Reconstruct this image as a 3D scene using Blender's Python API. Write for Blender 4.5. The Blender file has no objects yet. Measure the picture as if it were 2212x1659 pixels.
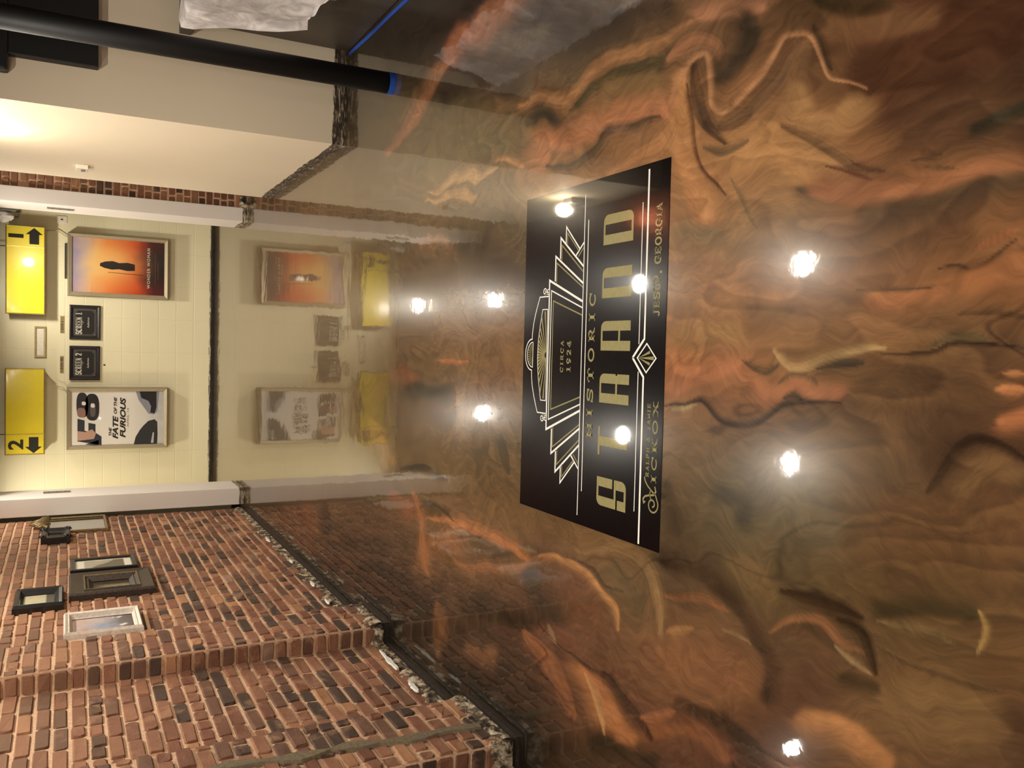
import bpy, math, random
import numpy as np
from mathutils import Vector

random.seed(7)
SC = bpy.context.scene
COL = SC.collection

# ------------------------------------------------------------------ camera, world, exposure
F_PX, YAW, PITCH, ROLL, CAM_H = 1834.18, 0.04335, 0.48349, 0.00402, 1.6608

def cam_axes():
    cy, sy = math.cos(YAW), math.sin(YAW)
    f = np.array([-sy * math.cos(PITCH), cy * math.cos(PITCH), -math.sin(PITCH)])
    r = np.array([cy, sy, 0.0])
    u = np.cross(r, f)
    cr, sr = math.cos(ROLL), math.sin(ROLL)
    return r * cr + u * sr, u * cr - r * sr, f

CR, CU, CF = cam_axes()
cam_data = bpy.data.cameras.new('camera')
cam_data.sensor_fit = 'HORIZONTAL'
cam_data.sensor_width = 36.0
cam_data.lens = 36.0 * F_PX / 2212.0
cam_data.clip_start = 0.05
cam = bpy.data.objects.new('camera', cam_data)
COL.objects.link(cam)
from mathutils import Matrix
cam.matrix_world = Matrix(((-CU[0], CR[0], -CF[0], 0.0),
                           (-CU[1], CR[1], -CF[1], 0.0),
                           (-CU[2], CR[2], -CF[2], CAM_H),
                           (0, 0, 0, 1)))          # the phone was held on its side
SC.camera = cam

world = bpy.data.worlds.new('world')
world.use_nodes = True
world.node_tree.nodes['Background'].inputs[0].default_value = (1.0, 0.85, 0.7, 1)
world.node_tree.nodes['Background'].inputs[1].default_value = 0.02
SC.world = world
SC.view_settings.view_transform = 'Standard'
SC.view_settings.look = 'None'
SC.view_settings.gamma = 1.0
SC.view_settings.use_curve_mapping = False
SC.view_settings.exposure = 0.0
SC.cycles.use_denoising = True
SC.cycles.max_bounces = 8
SC.cycles.diffuse_bounces = 5
SC.cycles.glossy_bounces = 4
SC.cycles.sample_clamp_indirect = 6.0

LAMP_WARM = (1.0, 0.92, 0.80)
DOWNLIGHT = 600.0      # radiance of the recessed lamps of the lobby
HALL_LIGHT = 360.0     # lamp in the back hall
SCONCE = 165.0

# main dimensions
X_WALL, X_PIL = -1.715, -1.605
Y_OPEN, Y_BACK = 9.14, 11.305
H_MAIN, H_HALL = 2.66, 2.42
X_BOOTH, Y_BOOTH, Y_BOOTH2 = 1.36, 5.665, 8.06

# ------------------------------------------------------------------ small helpers
def lin(rgb):
    out = []
    for c in rgb:
        c = c / 255.0
        out.append(c / 12.92 if c <= 0.04045 else ((c + 0.055) / 1.055) ** 2.4)
    return out

def to_floor(px, py):
    """where the ray through a point measured on the photograph meets the floor"""
    X, Y = 1659.0 - py, px
    d = CF + CR * (X - 829.5) / F_PX - CU * (Y - 1106.0) / F_PX
    t = -CAM_H / d[2]
    return np.array([d[0] * t, d[1] * t])

class MB:
    def __init__(s):
        s.v, s.f, s.c = [], [], []
        s.smooth = False
    def vert(s, p, c=(1, 1, 1)):
        s.v.append(tuple(float(a) for a in p)); s.c.append(tuple(c)); return len(s.v) - 1
    def poly(s, pts, c=(1, 1, 1)):
        s.f.append([s.vert(p, c) for p in pts])
    def box(s, x0, x1, y0, y1, z0, z1, c=(1, 1, 1)):
        i = [s.vert((x, y, z), c) for z in (z0, z1) for y in (y0, y1) for x in (x0, x1)]
        for q in ((0, 2, 3, 1), (4, 5, 7, 6), (0, 1, 5, 4), (2, 6, 7, 3), (0, 4, 6, 2), (1, 3, 7, 5)):
            s.f.append([i[k] for k in q])
    def rbox(s, x0, x1, y0, y1, z0, z1, b=0.005, c=(1, 1, 1)):
        """box with chamfered edges, built as an 8-corner cut hull"""
        me = MB(); me.box(x0, x1, y0, y1, z0, z1, c)
        import bmesh
        bm = bmesh.new()
        vs = [bm.verts.new(p) for p in me.v]
        for f in me.f: bm.faces.new([vs[k] for k in f])
        bmesh.ops.bevel(bm, geom=bm.edges[:], offset=b, segments=2, affect='EDGES', profile=0.6)
        bm.verts.index_update()
        off = len(s.v)
        for v in bm.verts: s.vert(v.co, c)
        for f in bm.faces: s.f.append([off + v.index for v in f.verts])
        bm.free()
    def tube(s, pts, r, n=10, c=(1, 1, 1), cap=True):
        pts = [Vector(p) for p in pts]
        rings = []
        for k, p in enumerate(pts):
            d = (pts[min(k + 1, len(pts) - 1)] - pts[max(k - 1, 0)]).normalized()
            a = d.orthogonal().normalized() if k == 0 else (prev - d * prev.dot(d)).normalized()
            prev = a
            b = d.cross(a)
            rr = r[k] if isinstance(r, (list, tuple)) else r
            rings.append([s.vert(p + (a * math.cos(t) + b * math.sin(t)) * rr, c)
                          for t in [2 * math.pi * j / n for j in range(n)]])
        for k in range(len(rings) - 1):
            for j in range(n):
                s.f.append([rings[k][j], rings[k][(j + 1) % n], rings[k + 1][(j + 1) % n], rings[k + 1][j]])
        if cap:
            s.f.append(rings[0][::-1]); s.f.append(rings[-1])
    def rings(s, O, U, V, N, w, h, prof, c=(1, 1, 1), close=False):
        """mitred rectangular moulding: prof = [(inset from the outer edge, distance out from the wall)]"""
        O, U, V, N = (np.array(a, float) for a in (O, U, V, N))
        last = None
        for (ins, out) in prof:
            a, b = w / 2 - ins, h / 2 - ins
            ring = [s.vert(O + U * x + V * y + N * out, c) for x, y in ((-a, -b), (a, -b), (a, b), (-a, b))]
            if last:
                for k in range(4):
                    s.f.append([last[k], last[(k + 1) % 4], ring[(k + 1) % 4], ring[k]])
            last = ring
        if close: s.f.append(last)
    def extend(s, verts, faces, c=(1, 1, 1)):
        off = len(s.v)
        for p in verts: s.vert(p, c)
        for f in faces: s.f.append([off + k for k in f])
    def build(s, name, mat, parent=None, smooth=False):
        me = bpy.data.meshes.new(name)
        off = np.array(parent_loc(parent))
        me.from_pydata([tuple(np.array(p) - off) for p in s.v], [], s.f)
        at = me.color_attributes.new('Col', 'FLOAT_COLOR', 'POINT')
        at.data.foreach_set('color', np.array([(*c[:3], 1.0) for c in s.c], dtype=np.float32).ravel())
        if mat: me.materials.append(mat)
        if smooth or s.smooth:
            me.polygons.foreach_set('use_smooth', [True] * len(me.polygons))
        me.update()
        o = bpy.data.objects.new(name, me)
        COL.objects.link(o)
        if parent is not None: o.parent = parent
        return o

LOC = {}
def parent_loc(p):
    l = np.zeros(3)
    while p is not None:
        l = l + np.array(p.location); p = p.parent
    return l

def thing(name, label, cat, loc, group=None):
    o = bpy.data.objects.new(name, None)
    COL.objects.link(o)
    o.location = loc
    o.empty_display_size = 0.05
    o['label'] = label; o['category'] = cat
    if group: o['group'] = group
    return o

def tag(o, label, cat, group=None):
    o['label'] = label; o['category'] = cat
    if group: o['group'] = group
    return o

def struct(o):
    o['kind'] = 'structure'; return o

def copy_tree(root, loc, label=None):
    r = root.copy(); COL.objects.link(r); r.location = loc
    if label: r['label'] = label
    for ch in list(root.children):
        c = ch.copy(); COL.objects.link(c); c.parent = r
        for g in ch.children:
            d = g.copy(); COL.objects.link(d); d.parent = c
    return r

# ------------------------------------------------------------------ materials
def new_mat(name):
    m = bpy.data.materials.new(name); m.use_nodes = True
    nt = m.node_tree
    return m, nt, nt.nodes['Principled BSDF'], nt.nodes, nt.links

def noise_node(nt, scale, detail=4, rough=0.55, dist=0.0, vec=None):
    n = nt.nodes.new('ShaderNodeTexNoise')
    n.inputs['Scale'].default_value = scale
    n.inputs['Detail'].default_value = detail
    n.inputs['Roughness'].default_value = rough
    n.inputs['Distortion'].default_value = dist
    if vec is None:
        tc = nt.nodes.new('ShaderNodeTexCoord'); vec = tc.outputs['Object']
    nt.links.new(vec, n.inputs['Vector'])
    return n

def ramp(nt, fac, stops):
    r = nt.nodes.new('ShaderNodeValToRGB')
    el = r.color_ramp.elements
    while len(el) < len(stops): el.new(0.5)
    for e, (p, c) in zip(el, stops):
        e.position = p; e.color = (*c[:3], 1)
    nt.links.new(fac, r.inputs['Fac'])
    return r

def mix(nt, fac, a, b, mode='MIX'):
    n = nt.nodes.new('ShaderNodeMix'); n.data_type = 'RGBA'; n.blend_type = mode
    for key, val in ((0, fac), (6, a), (7, b)):
        if hasattr(val, 'is_output'): nt.links.new(val, n.inputs[key])
        elif isinstance(val, (int, float)): n.inputs[key].default_value = val
        else: n.inputs[key].default_value = (*val[:3], 1)
    return n.outputs[2]

def bump(nt, height, strength, dist=0.01, normal=None):
    b = nt.nodes.new('ShaderNodeBump')
    b.inputs['Strength'].default_value = strength
    b.inputs['Distance'].default_value = dist
    nt.links.new(height, b.inputs['Height'])
    if normal: nt.links.new(normal, b.inputs['Normal'])
    return b.outputs['Normal']

def plain(name, rgb, rough=0.5, metal=0.0, var=0.08, scale=30, bmp=0.0, coat=0.0, rgb_is_lin=False):
    m, nt, p, N, L = new_mat(name)
    c = rgb if rgb_is_lin else lin(rgb)
    n = noise_node(nt, scale)
    r = ramp(nt, n.outputs['Fac'], [(0.3, [x * (1 - var) for x in c]), (0.7, [min(1, x * (1 + var)) for x in c])])
    L.new(r.outputs['Color'], p.inputs['Base Color'])
    p.inputs['Roughness'].default_value = rough
    p.inputs['Metallic'].default_value = metal
    p.inputs['Coat Weight'].default_value = coat
    p.inputs['Coat Roughness'].default_value = 0.05
    if bmp: L.new(bump(nt, n.outputs['Fac'], bmp), p.inputs['Normal'])
    return m

def emitter(name, rgb, power):
    m, nt, p, N, L = new_mat(name)
    p.inputs['Base Color'].default_value = (0.9, 0.9, 0.9, 1)
    p.inputs['Emission Color'].default_value = (*rgb, 1)
    p.inputs['Emission Strength'].default_value = power
    return m

def printed(name, rough=0.35, coat=0.3, noise=0.0):
    m, nt, p, N, L = new_mat(name)
    a = N.new('ShaderNodeAttribute'); a.attribute_name = 'Col'
    src = a.outputs['Color']
    if noise:
        n = noise_node(nt, 25, 5)
        src = mix(nt, noise, src, n.outputs['Fac'], 'OVERLAY')
    L.new(src, p.inputs['Base Color'])
    p.inputs['Roughness'].default_value = rough
    p.inputs['Coat Weight'].default_value = coat
    return m

def mat_floor():
    m, nt, p, N, L = new_mat('marbled_epoxy')
    tc = N.new('ShaderNodeTexCoord')
    a = N.new('ShaderNodeAttribute'); a.attribute_name = 'Col'
    warp = noise_node(nt, 2.2, 3, 0.5, 0.0, tc.outputs['Object'])
    vm = N.new('ShaderNodeVectorMath'); vm.operation = 'MULTIPLY_ADD'
    L.new(warp.outputs['Color'], vm.inputs[0]); vm.inputs[1].default_value = (0.55, 0.55, 0.0)
    L.new(tc.outputs['Object'], vm.inputs[2])
    mp = N.new('ShaderNodeMapping'); mp.inputs['Scale'].default_value = (9.0, 3.6, 1.0)
    mp.inputs['Rotation'].default_value = (0, 0, math.radians(20))
    L.new(vm.outputs[0], mp.inputs['Vector'])
    fine = noise_node(nt, 1.0, 7, 0.62, 1.4, mp.outputs['Vector'])
    mp2 = N.new('ShaderNodeMapping'); mp2.inputs['Scale'].default_value = (55.0, 13.0, 1.0)
    mp2.inputs['Rotation'].default_value = (0, 0, math.radians(12))
    L.new(vm.outputs[0], mp2.inputs['Vector'])
    streak = noise_node(nt, 1.0, 3, 0.6, 0.6, mp2.outputs['Vector'])
    g1 = ramp(nt, fine.outputs['Fac'], [(0.25, (0.32, 0.32, 0.34)), (0.5, (0.5, 0.5, 0.5)), (0.75, (0.68, 0.66, 0.63))])
    g2 = ramp(nt, streak.outputs['Fac'], [(0.3, (0.42, 0.42, 0.42)), (0.7, (0.58, 0.58, 0.57))])
    c1 = mix(nt, 0.8, a.outputs['Color'], g1.outputs['Color'], 'OVERLAY')
    c2 = mix(nt, 0.85, c1, g2.outputs['Color'], 'OVERLAY')
    L.new(c2, p.inputs['Base Color'])
    p.inputs['Roughness'].default_value = 0.21
    p.inputs['Specular IOR Level'].default_value = 0.12
    p.inputs['Coat Weight'].default_value = 1.0
    p.inputs['Coat Roughness'].default_value = 0.035
    p.inputs['Coat IOR'].default_value = 1.5
    # the poured surface is not dead flat: slow waves plus a little orange peel
    w = noise_node(nt, 3.0, 2, 0.5, 0.0, tc.outputs['Object'])
    w2 = noise_node(nt, 13.0, 3, 0.55, 0.0, tc.outputs['Object'])
    nb = bump(nt, w.outputs['Fac'], 0.16, 0.01)
    nb = bump(nt, w2.outputs['Fac'], 0.15, 0.002, nb)
    L.new(nb, p.inputs['Coat Normal'])
    return m

def mat_brick():
    m, nt, p, N, L = new_mat('old_brick')
    a = N.new('ShaderNodeAttribute'); a.attribute_name = 'Col'
    n1 = noise_node(nt, 14, 6, 0.65)
    n2 = noise_node(nt, 140, 3, 0.6)
    g1 = ramp(nt, n1.outputs['Fac'], [(0.28, (0.36, 0.36, 0.38)), (0.72, (0.62, 0.61, 0.6))])
    g2 = ramp(nt, n2.outputs['Fac'], [(0.35, (0.40, 0.40, 0.40)), (0.65, (0.56, 0.56, 0.56))])
    c = mix(nt, 0.8, a.outputs['Color'], g1.outputs['Color'], 'OVERLAY')
    c = mix(nt, 0.7, c, g2.outputs['Color'], 'OVERLAY')
    # smears of old mortar
    n3 = noise_node(nt, 5.5, 7, 0.7, 0.6)
    sm = ramp(nt, n3.outputs['Fac'], [(0.54, (0, 0, 0)), (0.70, (0.6, 0.6, 0.6))])
    c = mix(nt, sm.outputs['Color'], c, lin((180, 138, 106)))
    # the upper courses still carry a thin wash of old paint
    geo = N.new('ShaderNodeNewGeometry'); sp = N.new('ShaderNodeSeparateXYZ'); L.new(geo.outputs['Position'], sp.inputs[0])
    zr = N.new('ShaderNodeMapRange'); L.new(sp.outputs['Z'], zr.inputs['Value'])
    zr.inputs['From Min'].default_value = 1.25; zr.inputs['From Max'].default_value = 2.15; zr.inputs['To Max'].default_value = 0.55
    c = mix(nt, zr.outputs[0], c, lin((176, 132, 100)))
    L.new(c, p.inputs['Base Color'])
    p.inputs['Roughness'].default_value = 0.82
    L.new(bump(nt, n2.outputs['Fac'], 0.5, 0.004), p.inputs['Normal'])
    return m

def mat_mortar(name, rgb):
    m, nt, p, N, L = new_mat(name)
    n1 = noise_node(nt, 60, 5, 0.7)
    c = lin(rgb)
    r = ramp(nt, n1.outputs['Fac'], [(0.3, [x * 0.72 for x in c]), (0.7, [min(1, x * 1.15) for x in c])])
    L.new(r.outputs['Color'], p.inputs['Base Color'])
    p.inputs['Roughness'].default_value = 0.92
    L.new(bump(nt, n1.outputs['Fac'], 0.8, 0.006), p.inputs['Normal'])
    return m

def mat_rubble():
    m, nt, p, N, L = new_mat('crumbled_plaster')
    n1 = noise_node(nt, 17, 7, 0.74, 0.5)
    r = ramp(nt, n1.outputs['Fac'], [(0.40, lin((34, 27, 22))), (0.48, lin((92, 78, 60))), (0.535, lin((164, 142, 114))), (0.62, lin((218, 206, 184)))])
    L.new(r.outputs['Color'], p.inputs['Base Color'])
    p.inputs['Roughness'].default_value = 0.9
    L.new(bump(nt, n1.outputs['Fac'], 1.0, 0.012), p.inputs['Normal'])
    return m

def mat_painted_wall(name, rgb, base_h, block=False, dark=(26, 21, 17), ring=True, z_joint=0.0, x_joint=0.0, speck=0.5):
    """painted wall whose lowest strip still carries torn glue and bare masonry"""
    m, nt, p, N, L = new_mat(name)
    tc = N.new('ShaderNodeTexCoord')
    geo = N.new('ShaderNodeNewGeometry')
    sep = N.new('ShaderNodeSeparateXYZ'); L.new(geo.outputs['Position'], sep.inputs[0])
    n0 = noise_node(nt, 1.3, 3, 0.5, 0, geo.outputs['Position'])
    c = lin(rgb)
    r0 = ramp(nt, n0.outputs['Fac'], [(0.3, [x * 0.95 for x in c]), (0.7, c)])
    col = r0.outputs['Color']
    nrm = None
    if block:
        def groove(out, off, per, w):
            a = N.new('ShaderNodeMath'); a.operation = 'SUBTRACT'; L.new(out, a.inputs[0]); a.inputs[1].default_value = off
            b = N.new('ShaderNodeMath'); b.operation = 'PINGPONG'; L.new(a.outputs[0], b.inputs[0]); b.inputs[1].default_value = per / 2
            d = N.new('ShaderNodeMapRange'); L.new(b.outputs[0], d.inputs['Value'])
            d.inputs['From Min'].default_value = w * 0.4; d.inputs['From Max'].default_value = w
            return d.outputs[0]
        gz = groove(sep.outputs['Z'], z_joint, 0.2032, 0.0055)
        gx = groove(sep.outputs['X'], x_joint, 0.4064, 0.0045)
        mn = N.new('ShaderNodeMath'); mn.operation = 'MINIMUM'; L.new(gz, mn.inputs[0]); L.new(gx, mn.inputs[1])
        nrm = bump(nt, mn.outputs[0], 0.35, 0.005)
        nb = noise_node(nt, 45, 4, 0.6, 0, geo.outputs['Position'])
        nrm = bump(nt, nb.outputs['Fac'], 0.12, 0.004, nrm)
    else:
        nb = noise_node(nt, 9, 3, 0.5, 0, geo.outputs['Position'])
        nrm = bump(nt, nb.outputs['Fac'], 0.06, 0.01)
    if base_h:
        mp = N.new('ShaderNodeMapping'); mp.inputs['Scale'].default_value = (7, 7, 26)
        L.new(geo.outputs['Position'], mp.inputs['Vector'])
        n1 = noise_node(nt, 1.0, 6, 0.65, 0.4, mp.outputs['Vector'])
        ad = N.new('ShaderNodeMath'); ad.operation = 'MULTIPLY_ADD'
        L.new(n1.outputs['Fac'], ad.inputs[0]); ad.inputs[1].default_value = -base_h * 0.7; L.new(sep.outputs['Z'], ad.inputs[2])
        edge = N.new('ShaderNodeMapRange'); L.new(ad.outputs[0], edge.inputs['Value'])
        edge.inputs['From Min'].default_value = base_h * 0.60; edge.inputs['From Max'].default_value = base_h * 0.66
        # bare strip: dark glue with pale flecks
        mp2 = N.new('ShaderNodeMapping'); mp2.inputs['Scale'].default_value = (12, 12, 60)
        L.new(geo.outputs['Position'], mp2.inputs['Vector'])
        n2 = noise_node(nt, 1.0, 6, 0.7, 0.8, mp2.outputs['Vector'])
        bare = ramp(nt, n2.outputs['Fac'], [(speck, lin(dark)), (speck + 0.08, lin((104, 88, 68))), (speck + 0.18, lin((206, 196, 172)))])
        col = mix(nt, edge.outputs[0], bare.outputs['Color'], col)
        if ring:
            ol = ramp(nt, n1.outputs['Fac'], [(0.40, (0, 0, 0)), (0.47, (1, 1, 1)), (0.50, (1, 1, 1)), (0.56, (0, 0, 0))])
            hi = N.new('ShaderNodeMapRange'); L.new(sep.outputs['Z'], hi.inputs['Value'])
            hi.inputs['From Min'].default_value = base_h * 1.25; hi.inputs['From Max'].default_value = base_h * 1.15
            lo = N.new('ShaderNodeMath'); lo.operation = 'MULTIPLY'; L.new(ol.outputs['Color'], lo.inputs[0]); L.new(hi.outputs[0], lo.inputs[1])
            lo2 = N.new('ShaderNodeMath'); lo2.operation = 'MULTIPLY'; L.new(lo.outputs[0], lo2.inputs[0]); lo2.inputs[1].default_value = 0.55
            col = mix(nt, lo2.outputs[0], col, lin((70, 58, 44)))
    L.new(col, p.inputs['Base Color'])
    p.inputs['Roughness'].default_value = 0.42 if block else 0.6
    L.new(nrm, p.inputs['Normal'])
    return m

M = {}
M['floor'] = mat_floor()
M['brick'] = mat_brick()
M['mortar'] = mat_mortar('mortar', (222, 184, 150))
M['cement'] = mat_mortar('grey_cement', (126, 112, 88))
M['rubble'] = mat_rubble()
M['fleck'] = plain('white_paint_fleck', (238, 236, 228), 0.6)
M['base_dark'] = plain('dark_wall_foot', (50, 40, 32), 0.7, var=0.35, scale=40, bmp=0.4)
M['booth'] = mat_painted_wall('cream_paint', (234, 219, 192), 0.088, dark=(52, 42, 34), ring=False, speck=0.47)
M['block'] = mat_painted_wall('painted_block', (243, 234, 200), 0.05, block=True, z_joint=1.2638, x_joint=-0.115, speck=0.62)
M['hall_side'] = mat_painted_wall('hall_paint', (238, 226, 186), 0.05, dark=(30, 24, 20))
M['jamb'] = mat_painted_wall('white_jamb_paint', (236, 228, 220), 0.06, dark=(60, 50, 40), ring=False, speck=0.40)
M['lobby'] = plain('lobby_paint', (150, 128, 100), 0.7)
M['tin'] = plain('copper_tin', (116, 62, 42), 0.30, 1.0, 0.25, 12, 0.35)
M['hall_ceiling'] = plain('hall_ceiling_paint', (70, 58, 44), 0.8)
M['black_vinyl'] = plain('black_vinyl', (8, 7, 7), 0.21, 0, 0.1, 60, 0.0, 1.0)
M['white_ink'] = plain('white_ink', (236, 232, 224), 0.35, 0, 0.03, 40, 0, 1.0)
M['gold_ink'] = plain('gold_ink', (140, 131, 86), 0.35, 0.0, 0.08, 60, 0, 1.0)
M['pole'] = plain('black_enamel', (10, 10, 11), 0.58, 0, 0.1, 20, 0, 0.0)
M['tape'] = plain('blue_masking_tape', (28, 74, 168), 0.55, 0, 0.12, 60, 0.1)
M['counter'] = plain('charcoal_laminate', (66, 58, 48), 0.45, 0, 0.1, 6)
M['counter_top'] = plain('dark_counter_top', (58, 50, 42), 0.4, 0, 0.1, 12)
M['matte_black'] = plain('matte_black', (16, 17, 17), 0.55, 0, 0.1, 30)
M['silver'] = plain('brushed_aluminium', (188, 176, 150), 0.38, 0.55, 0.05, 60)
M['silver_edge'] = plain('dark_box_side', (96, 84, 62), 0.5, 0.3)
M['yellow'] = plain('yellow_acrylic', (238, 216, 52), 0.16, 0, 0.04, 5, 0.02, 0.6)
M['brass'] = plain('bright_sign_trim', (232, 214, 150), 0.22, 0.8, 0.04, 20)
M['ink_black'] = plain('black_lettering', (24, 22, 20), 0.5)
M['print'] = printed('printed_paper')
M['print_matte'] = printed('painted_picture', 0.55, 0.0, 0.25)
M['sign_frame'] = plain('dark_plum_frame', (38, 32, 36), 0.45, 0, 0.2, 40, 0.1)
M['silver_ink'] = plain('silver_lettering', (206, 200, 188), 0.4)
M['grey_ink'] = plain('grey_border_ink', (104, 98, 92), 0.5)
M['beige'] = plain('beige_moulding', (178, 162, 118), 0.55, 0, 0.1, 30)
M['grey_metal'] = plain('grey_metal', (140, 138, 134), 0.4, 0.6)
M['dark_strip'] = plain('dark_metal_strip', (70, 64, 54), 0.5, 0.4)
M['white_plastic'] = plain('white_plastic', (238, 230, 214), 0.45)
M['cable'] = plain('cream_cable', (206, 196, 164), 0.5)
M['frame_black'] = plain('black_wood', (24, 22, 21), 0.34, 0, 0.3, 40, 0.1, 0.2)
M['frame_brown'] = plain('dark_carved_wood', (50, 38, 30), 0.42, 0, 0.45, 70, 0.5, 0.1)
M['frame_gold'] = plain('aged_gilt', (132, 112, 76), 0.4, 0.5, 0.35, 60, 0.4)
M['frame_white'] = plain('distressed_white_wood', (226, 214, 200), 0.55, 0, 0.16, 50, 0.3)
M['mirror'] = plain('mirror_glass', (214, 216, 208), 0.04, 1.0, 0.0)
M['glass_dark'] = plain('old_mirror', (150, 146, 130), 0.12, 0.9, 0.1, 12)
M['lamp'] = emitter('lamp_glow', LAMP_WARM, DOWNLIGHT)
M['lamp_hall'] = emitter('hall_lamp_glow', (1.0, 0.92, 0.76), HALL_LIGHT)
M['lamp_sconce'] = emitter('sconce_glow', (1.0, 0.85, 0.62), SCONCE)
M['lamp_low'] = emitter('low_lamp_glow', LAMP_WARM, 60.0)

def mat_sheet():
    m, nt, p, N, L = new_mat('plastic_film')
    n = noise_node(nt, 7, 4, 0.6, 1.0)
    r = ramp(nt, n.outputs['Fac'], [(0.35, lin((214, 208, 208))), (0.65, lin((240, 234, 232)))])
    L.new(r.outputs['Color'], p.inputs['Base Color'])
    a = N.new('ShaderNodeMapRange'); L.new(n.outputs['Fac'], a.inputs['Value'])
    a.inputs['From Min'].default_value = 0.3; a.inputs['From Max'].default_value = 0.7
    a.inputs['To Min'].default_value = 0.55; a.inputs['To Max'].default_value = 0.98
    L.new(a.outputs[0], p.inputs['Alpha'])
    p.inputs['Roughness'].default_value = 0.3
    return m
M['film'] = mat_sheet()
for k in ('black_vinyl', 'white_ink', 'gold_ink'):
    bs = M[k].node_tree.nodes['Principled BSDF']
    bs.inputs['Specular IOR Level'].default_value = 0.08
    bs.inputs['Coat Roughness'].default_value = 0.03

# ------------------------------------------------------------------ floor: marbled metallic epoxy
def vnoise(x, y, seed):
    x, y = x * .8253 - y * .5646 + seed * 3.1, x * .5646 + y * .8253 + seed * 1.7
    rs = np.random.RandomState(seed)
    T = rs.rand(256, 256)
    xi = np.floor(x).astype(int); yi = np.floor(y).astype(int)
    fx = x - xi; fy = y - yi
    fx = fx * fx * (3 - 2 * fx); fy = fy * fy * (3 - 2 * fy)
    g = lambda a, b: T[a % 256, b % 256]
    return ((g(xi, yi) * (1 - fx) + g(xi + 1, yi) * fx) * (1 - fy)
            + (g(xi, yi + 1) * (1 - fx) + g(xi + 1, yi + 1) * fx) * fy) - 0.5

# pigment clouds, with room light and its falloff mixed into the tones (photo x, y, r, g, b)
CLOUDS = [
 (560,470,128,96,64),(560,620,140,104,66),(560,800,140,108,68),(560,980,140,108,68),(640,1060,138,100,64),
 (700,470,140,108,74),(720,620,140,104,66),(720,800,140,104,66),(720,980,146,108,66),(760,1080,120,84,54),
 (860,420,120,96,66),(880,560,110,84,56),(900,700,128,90,58),(900,850,112,82,54),(900,980,124,92,58),(900,1080,104,78,48),
 (1040,480,110,88,62),(1040,620,104,78,54),(1040,760,138,98,60),(1040,900,118,90,60),(1080,1000,104,80,50),(1060,1120,122,88,54),
 (620,1150,108,70,46),(700,1220,78,58,40),(760,1290,72,54,38),(830,1190,96,68,44),(880,1330,80,58,38),(960,1180,128,86,50),
 (860,60,62,46,34),(960,120,64,48,36),(800,180,90,70,50),(880,260,108,86,58),(900,350,124,98,66),(1000,300,104,84,56),
 (1080,120,72,55,42),(1180,60,72,55,40),(1120,240,124,88,58),(1280,140,104,78,54),(1300,250,140,96,62),(1200,330,150,102,66),(1400,320,160,108,66),
 (1480,60,130,92,66),(1560,200,128,88,58),(1650,120,122,82,54),(1620,250,124,82,54),(1760,60,90,64,38),(1800,150,118,78,48),(1900,180,96,60,36),
 (2050,100,88,54,31),(2180,60,76,48,28),(2180,240,92,62,38),(2000,260,98,66,42),(2120,340,120,80,48),
 (1520,330,178,120,72),(1680,330,188,128,76),(1800,330,150,98,60),(1560,430,176,116,68),(1700,430,150,110,72),(1850,420,158,98,60),(2000,400,140,90,54),
 (1480,520,132,104,76),(1600,500,140,108,74),(1750,500,112,84,58),(1900,480,100,74,50),(2050,480,96,68,44),(2180,500,140,88,50),
 (1480,620,156,106,68),(1600,640,158,106,66),(1740,640,140,98,66),(1900,620,146,94,56),(2050,600,160,100,56),(2180,600,150,92,48),
 (1460,720,166,116,68),(1600,720,146,102,66),(1760,720,154,106,62),(1900,720,142,96,58),(2050,700,128,90,56),(2180,720,104,74,46),
 (1460,820,176,104,60),(1600,820,160,98,62),(1760,800,104,76,50),(1900,820,112,76,44),(2050,850,92,64,38),(2180,860,120,76,44),
 (1460,920,126,96,62),(1600,920,104,78,54),(1760,920,116,82,52),(1900,920,106,74,44),(2050,920,100,68,40),(2180,1000,76,50,28),
 (1460,1040,110,82,52),(1600,1040,110,90,66),(1760,1060,116,94,68),(1900,1040,108,78,48),(2040,1020,82,56,32),(2150,1080,120,82,46),
 (1480,1150,92,70,46),(1600,1160,100,82,58),(1720,1150,104,84,58),(1850,1150,112,78,46),(2000,1150,106,72,38),(2150,1160,116,76,40),
 (1500,1260,86,62,38),(1620,1260,112,84,50),(1740,1260,102,76,44),(1880,1260,100,72,40),(2020,1280,104,74,40),(2160,1280,108,76,42),
 (1480,1380,120,78,46),(1600,1400,104,70,42),(1740,1380,90,62,36),(1880,1380,106,76,44),(2020,1400,112,80,46),(2160,1400,110,76,42),
 (1480,1500,130,80,46),(1620,1500,120,78,44),(1740,1500,96,62,38),(1880,1520,126,86,48),(2020,1540,112,78,46),(2160,1540,98,66,38),
 (1480,1620,110,68,42),(1620,1630,74,46,30),(1760,1610,110,72,42),(1900,1630,120,80,44),(2060,1640,100,66,38),(2180,1640,88,58,34),
 (1060,1260,112,76,46),(1180,1280,100,66,42),(1300,1240,122,88,54),(1380,1330,104,78,50),(1000,1330,78,58,38),(1120,1380,88,58,38),(1240,1360,104,66,40),
 (920,1420,68,52,36),(1020,1450,58,44,30),(1140,1480,82,56,36),(1060,1600,54,42,28),(1240,1500,118,72,42),(1300,1600,78,56,34),(1380,1480,118,74,44),(1400,1620,92,60,36),
]
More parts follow.
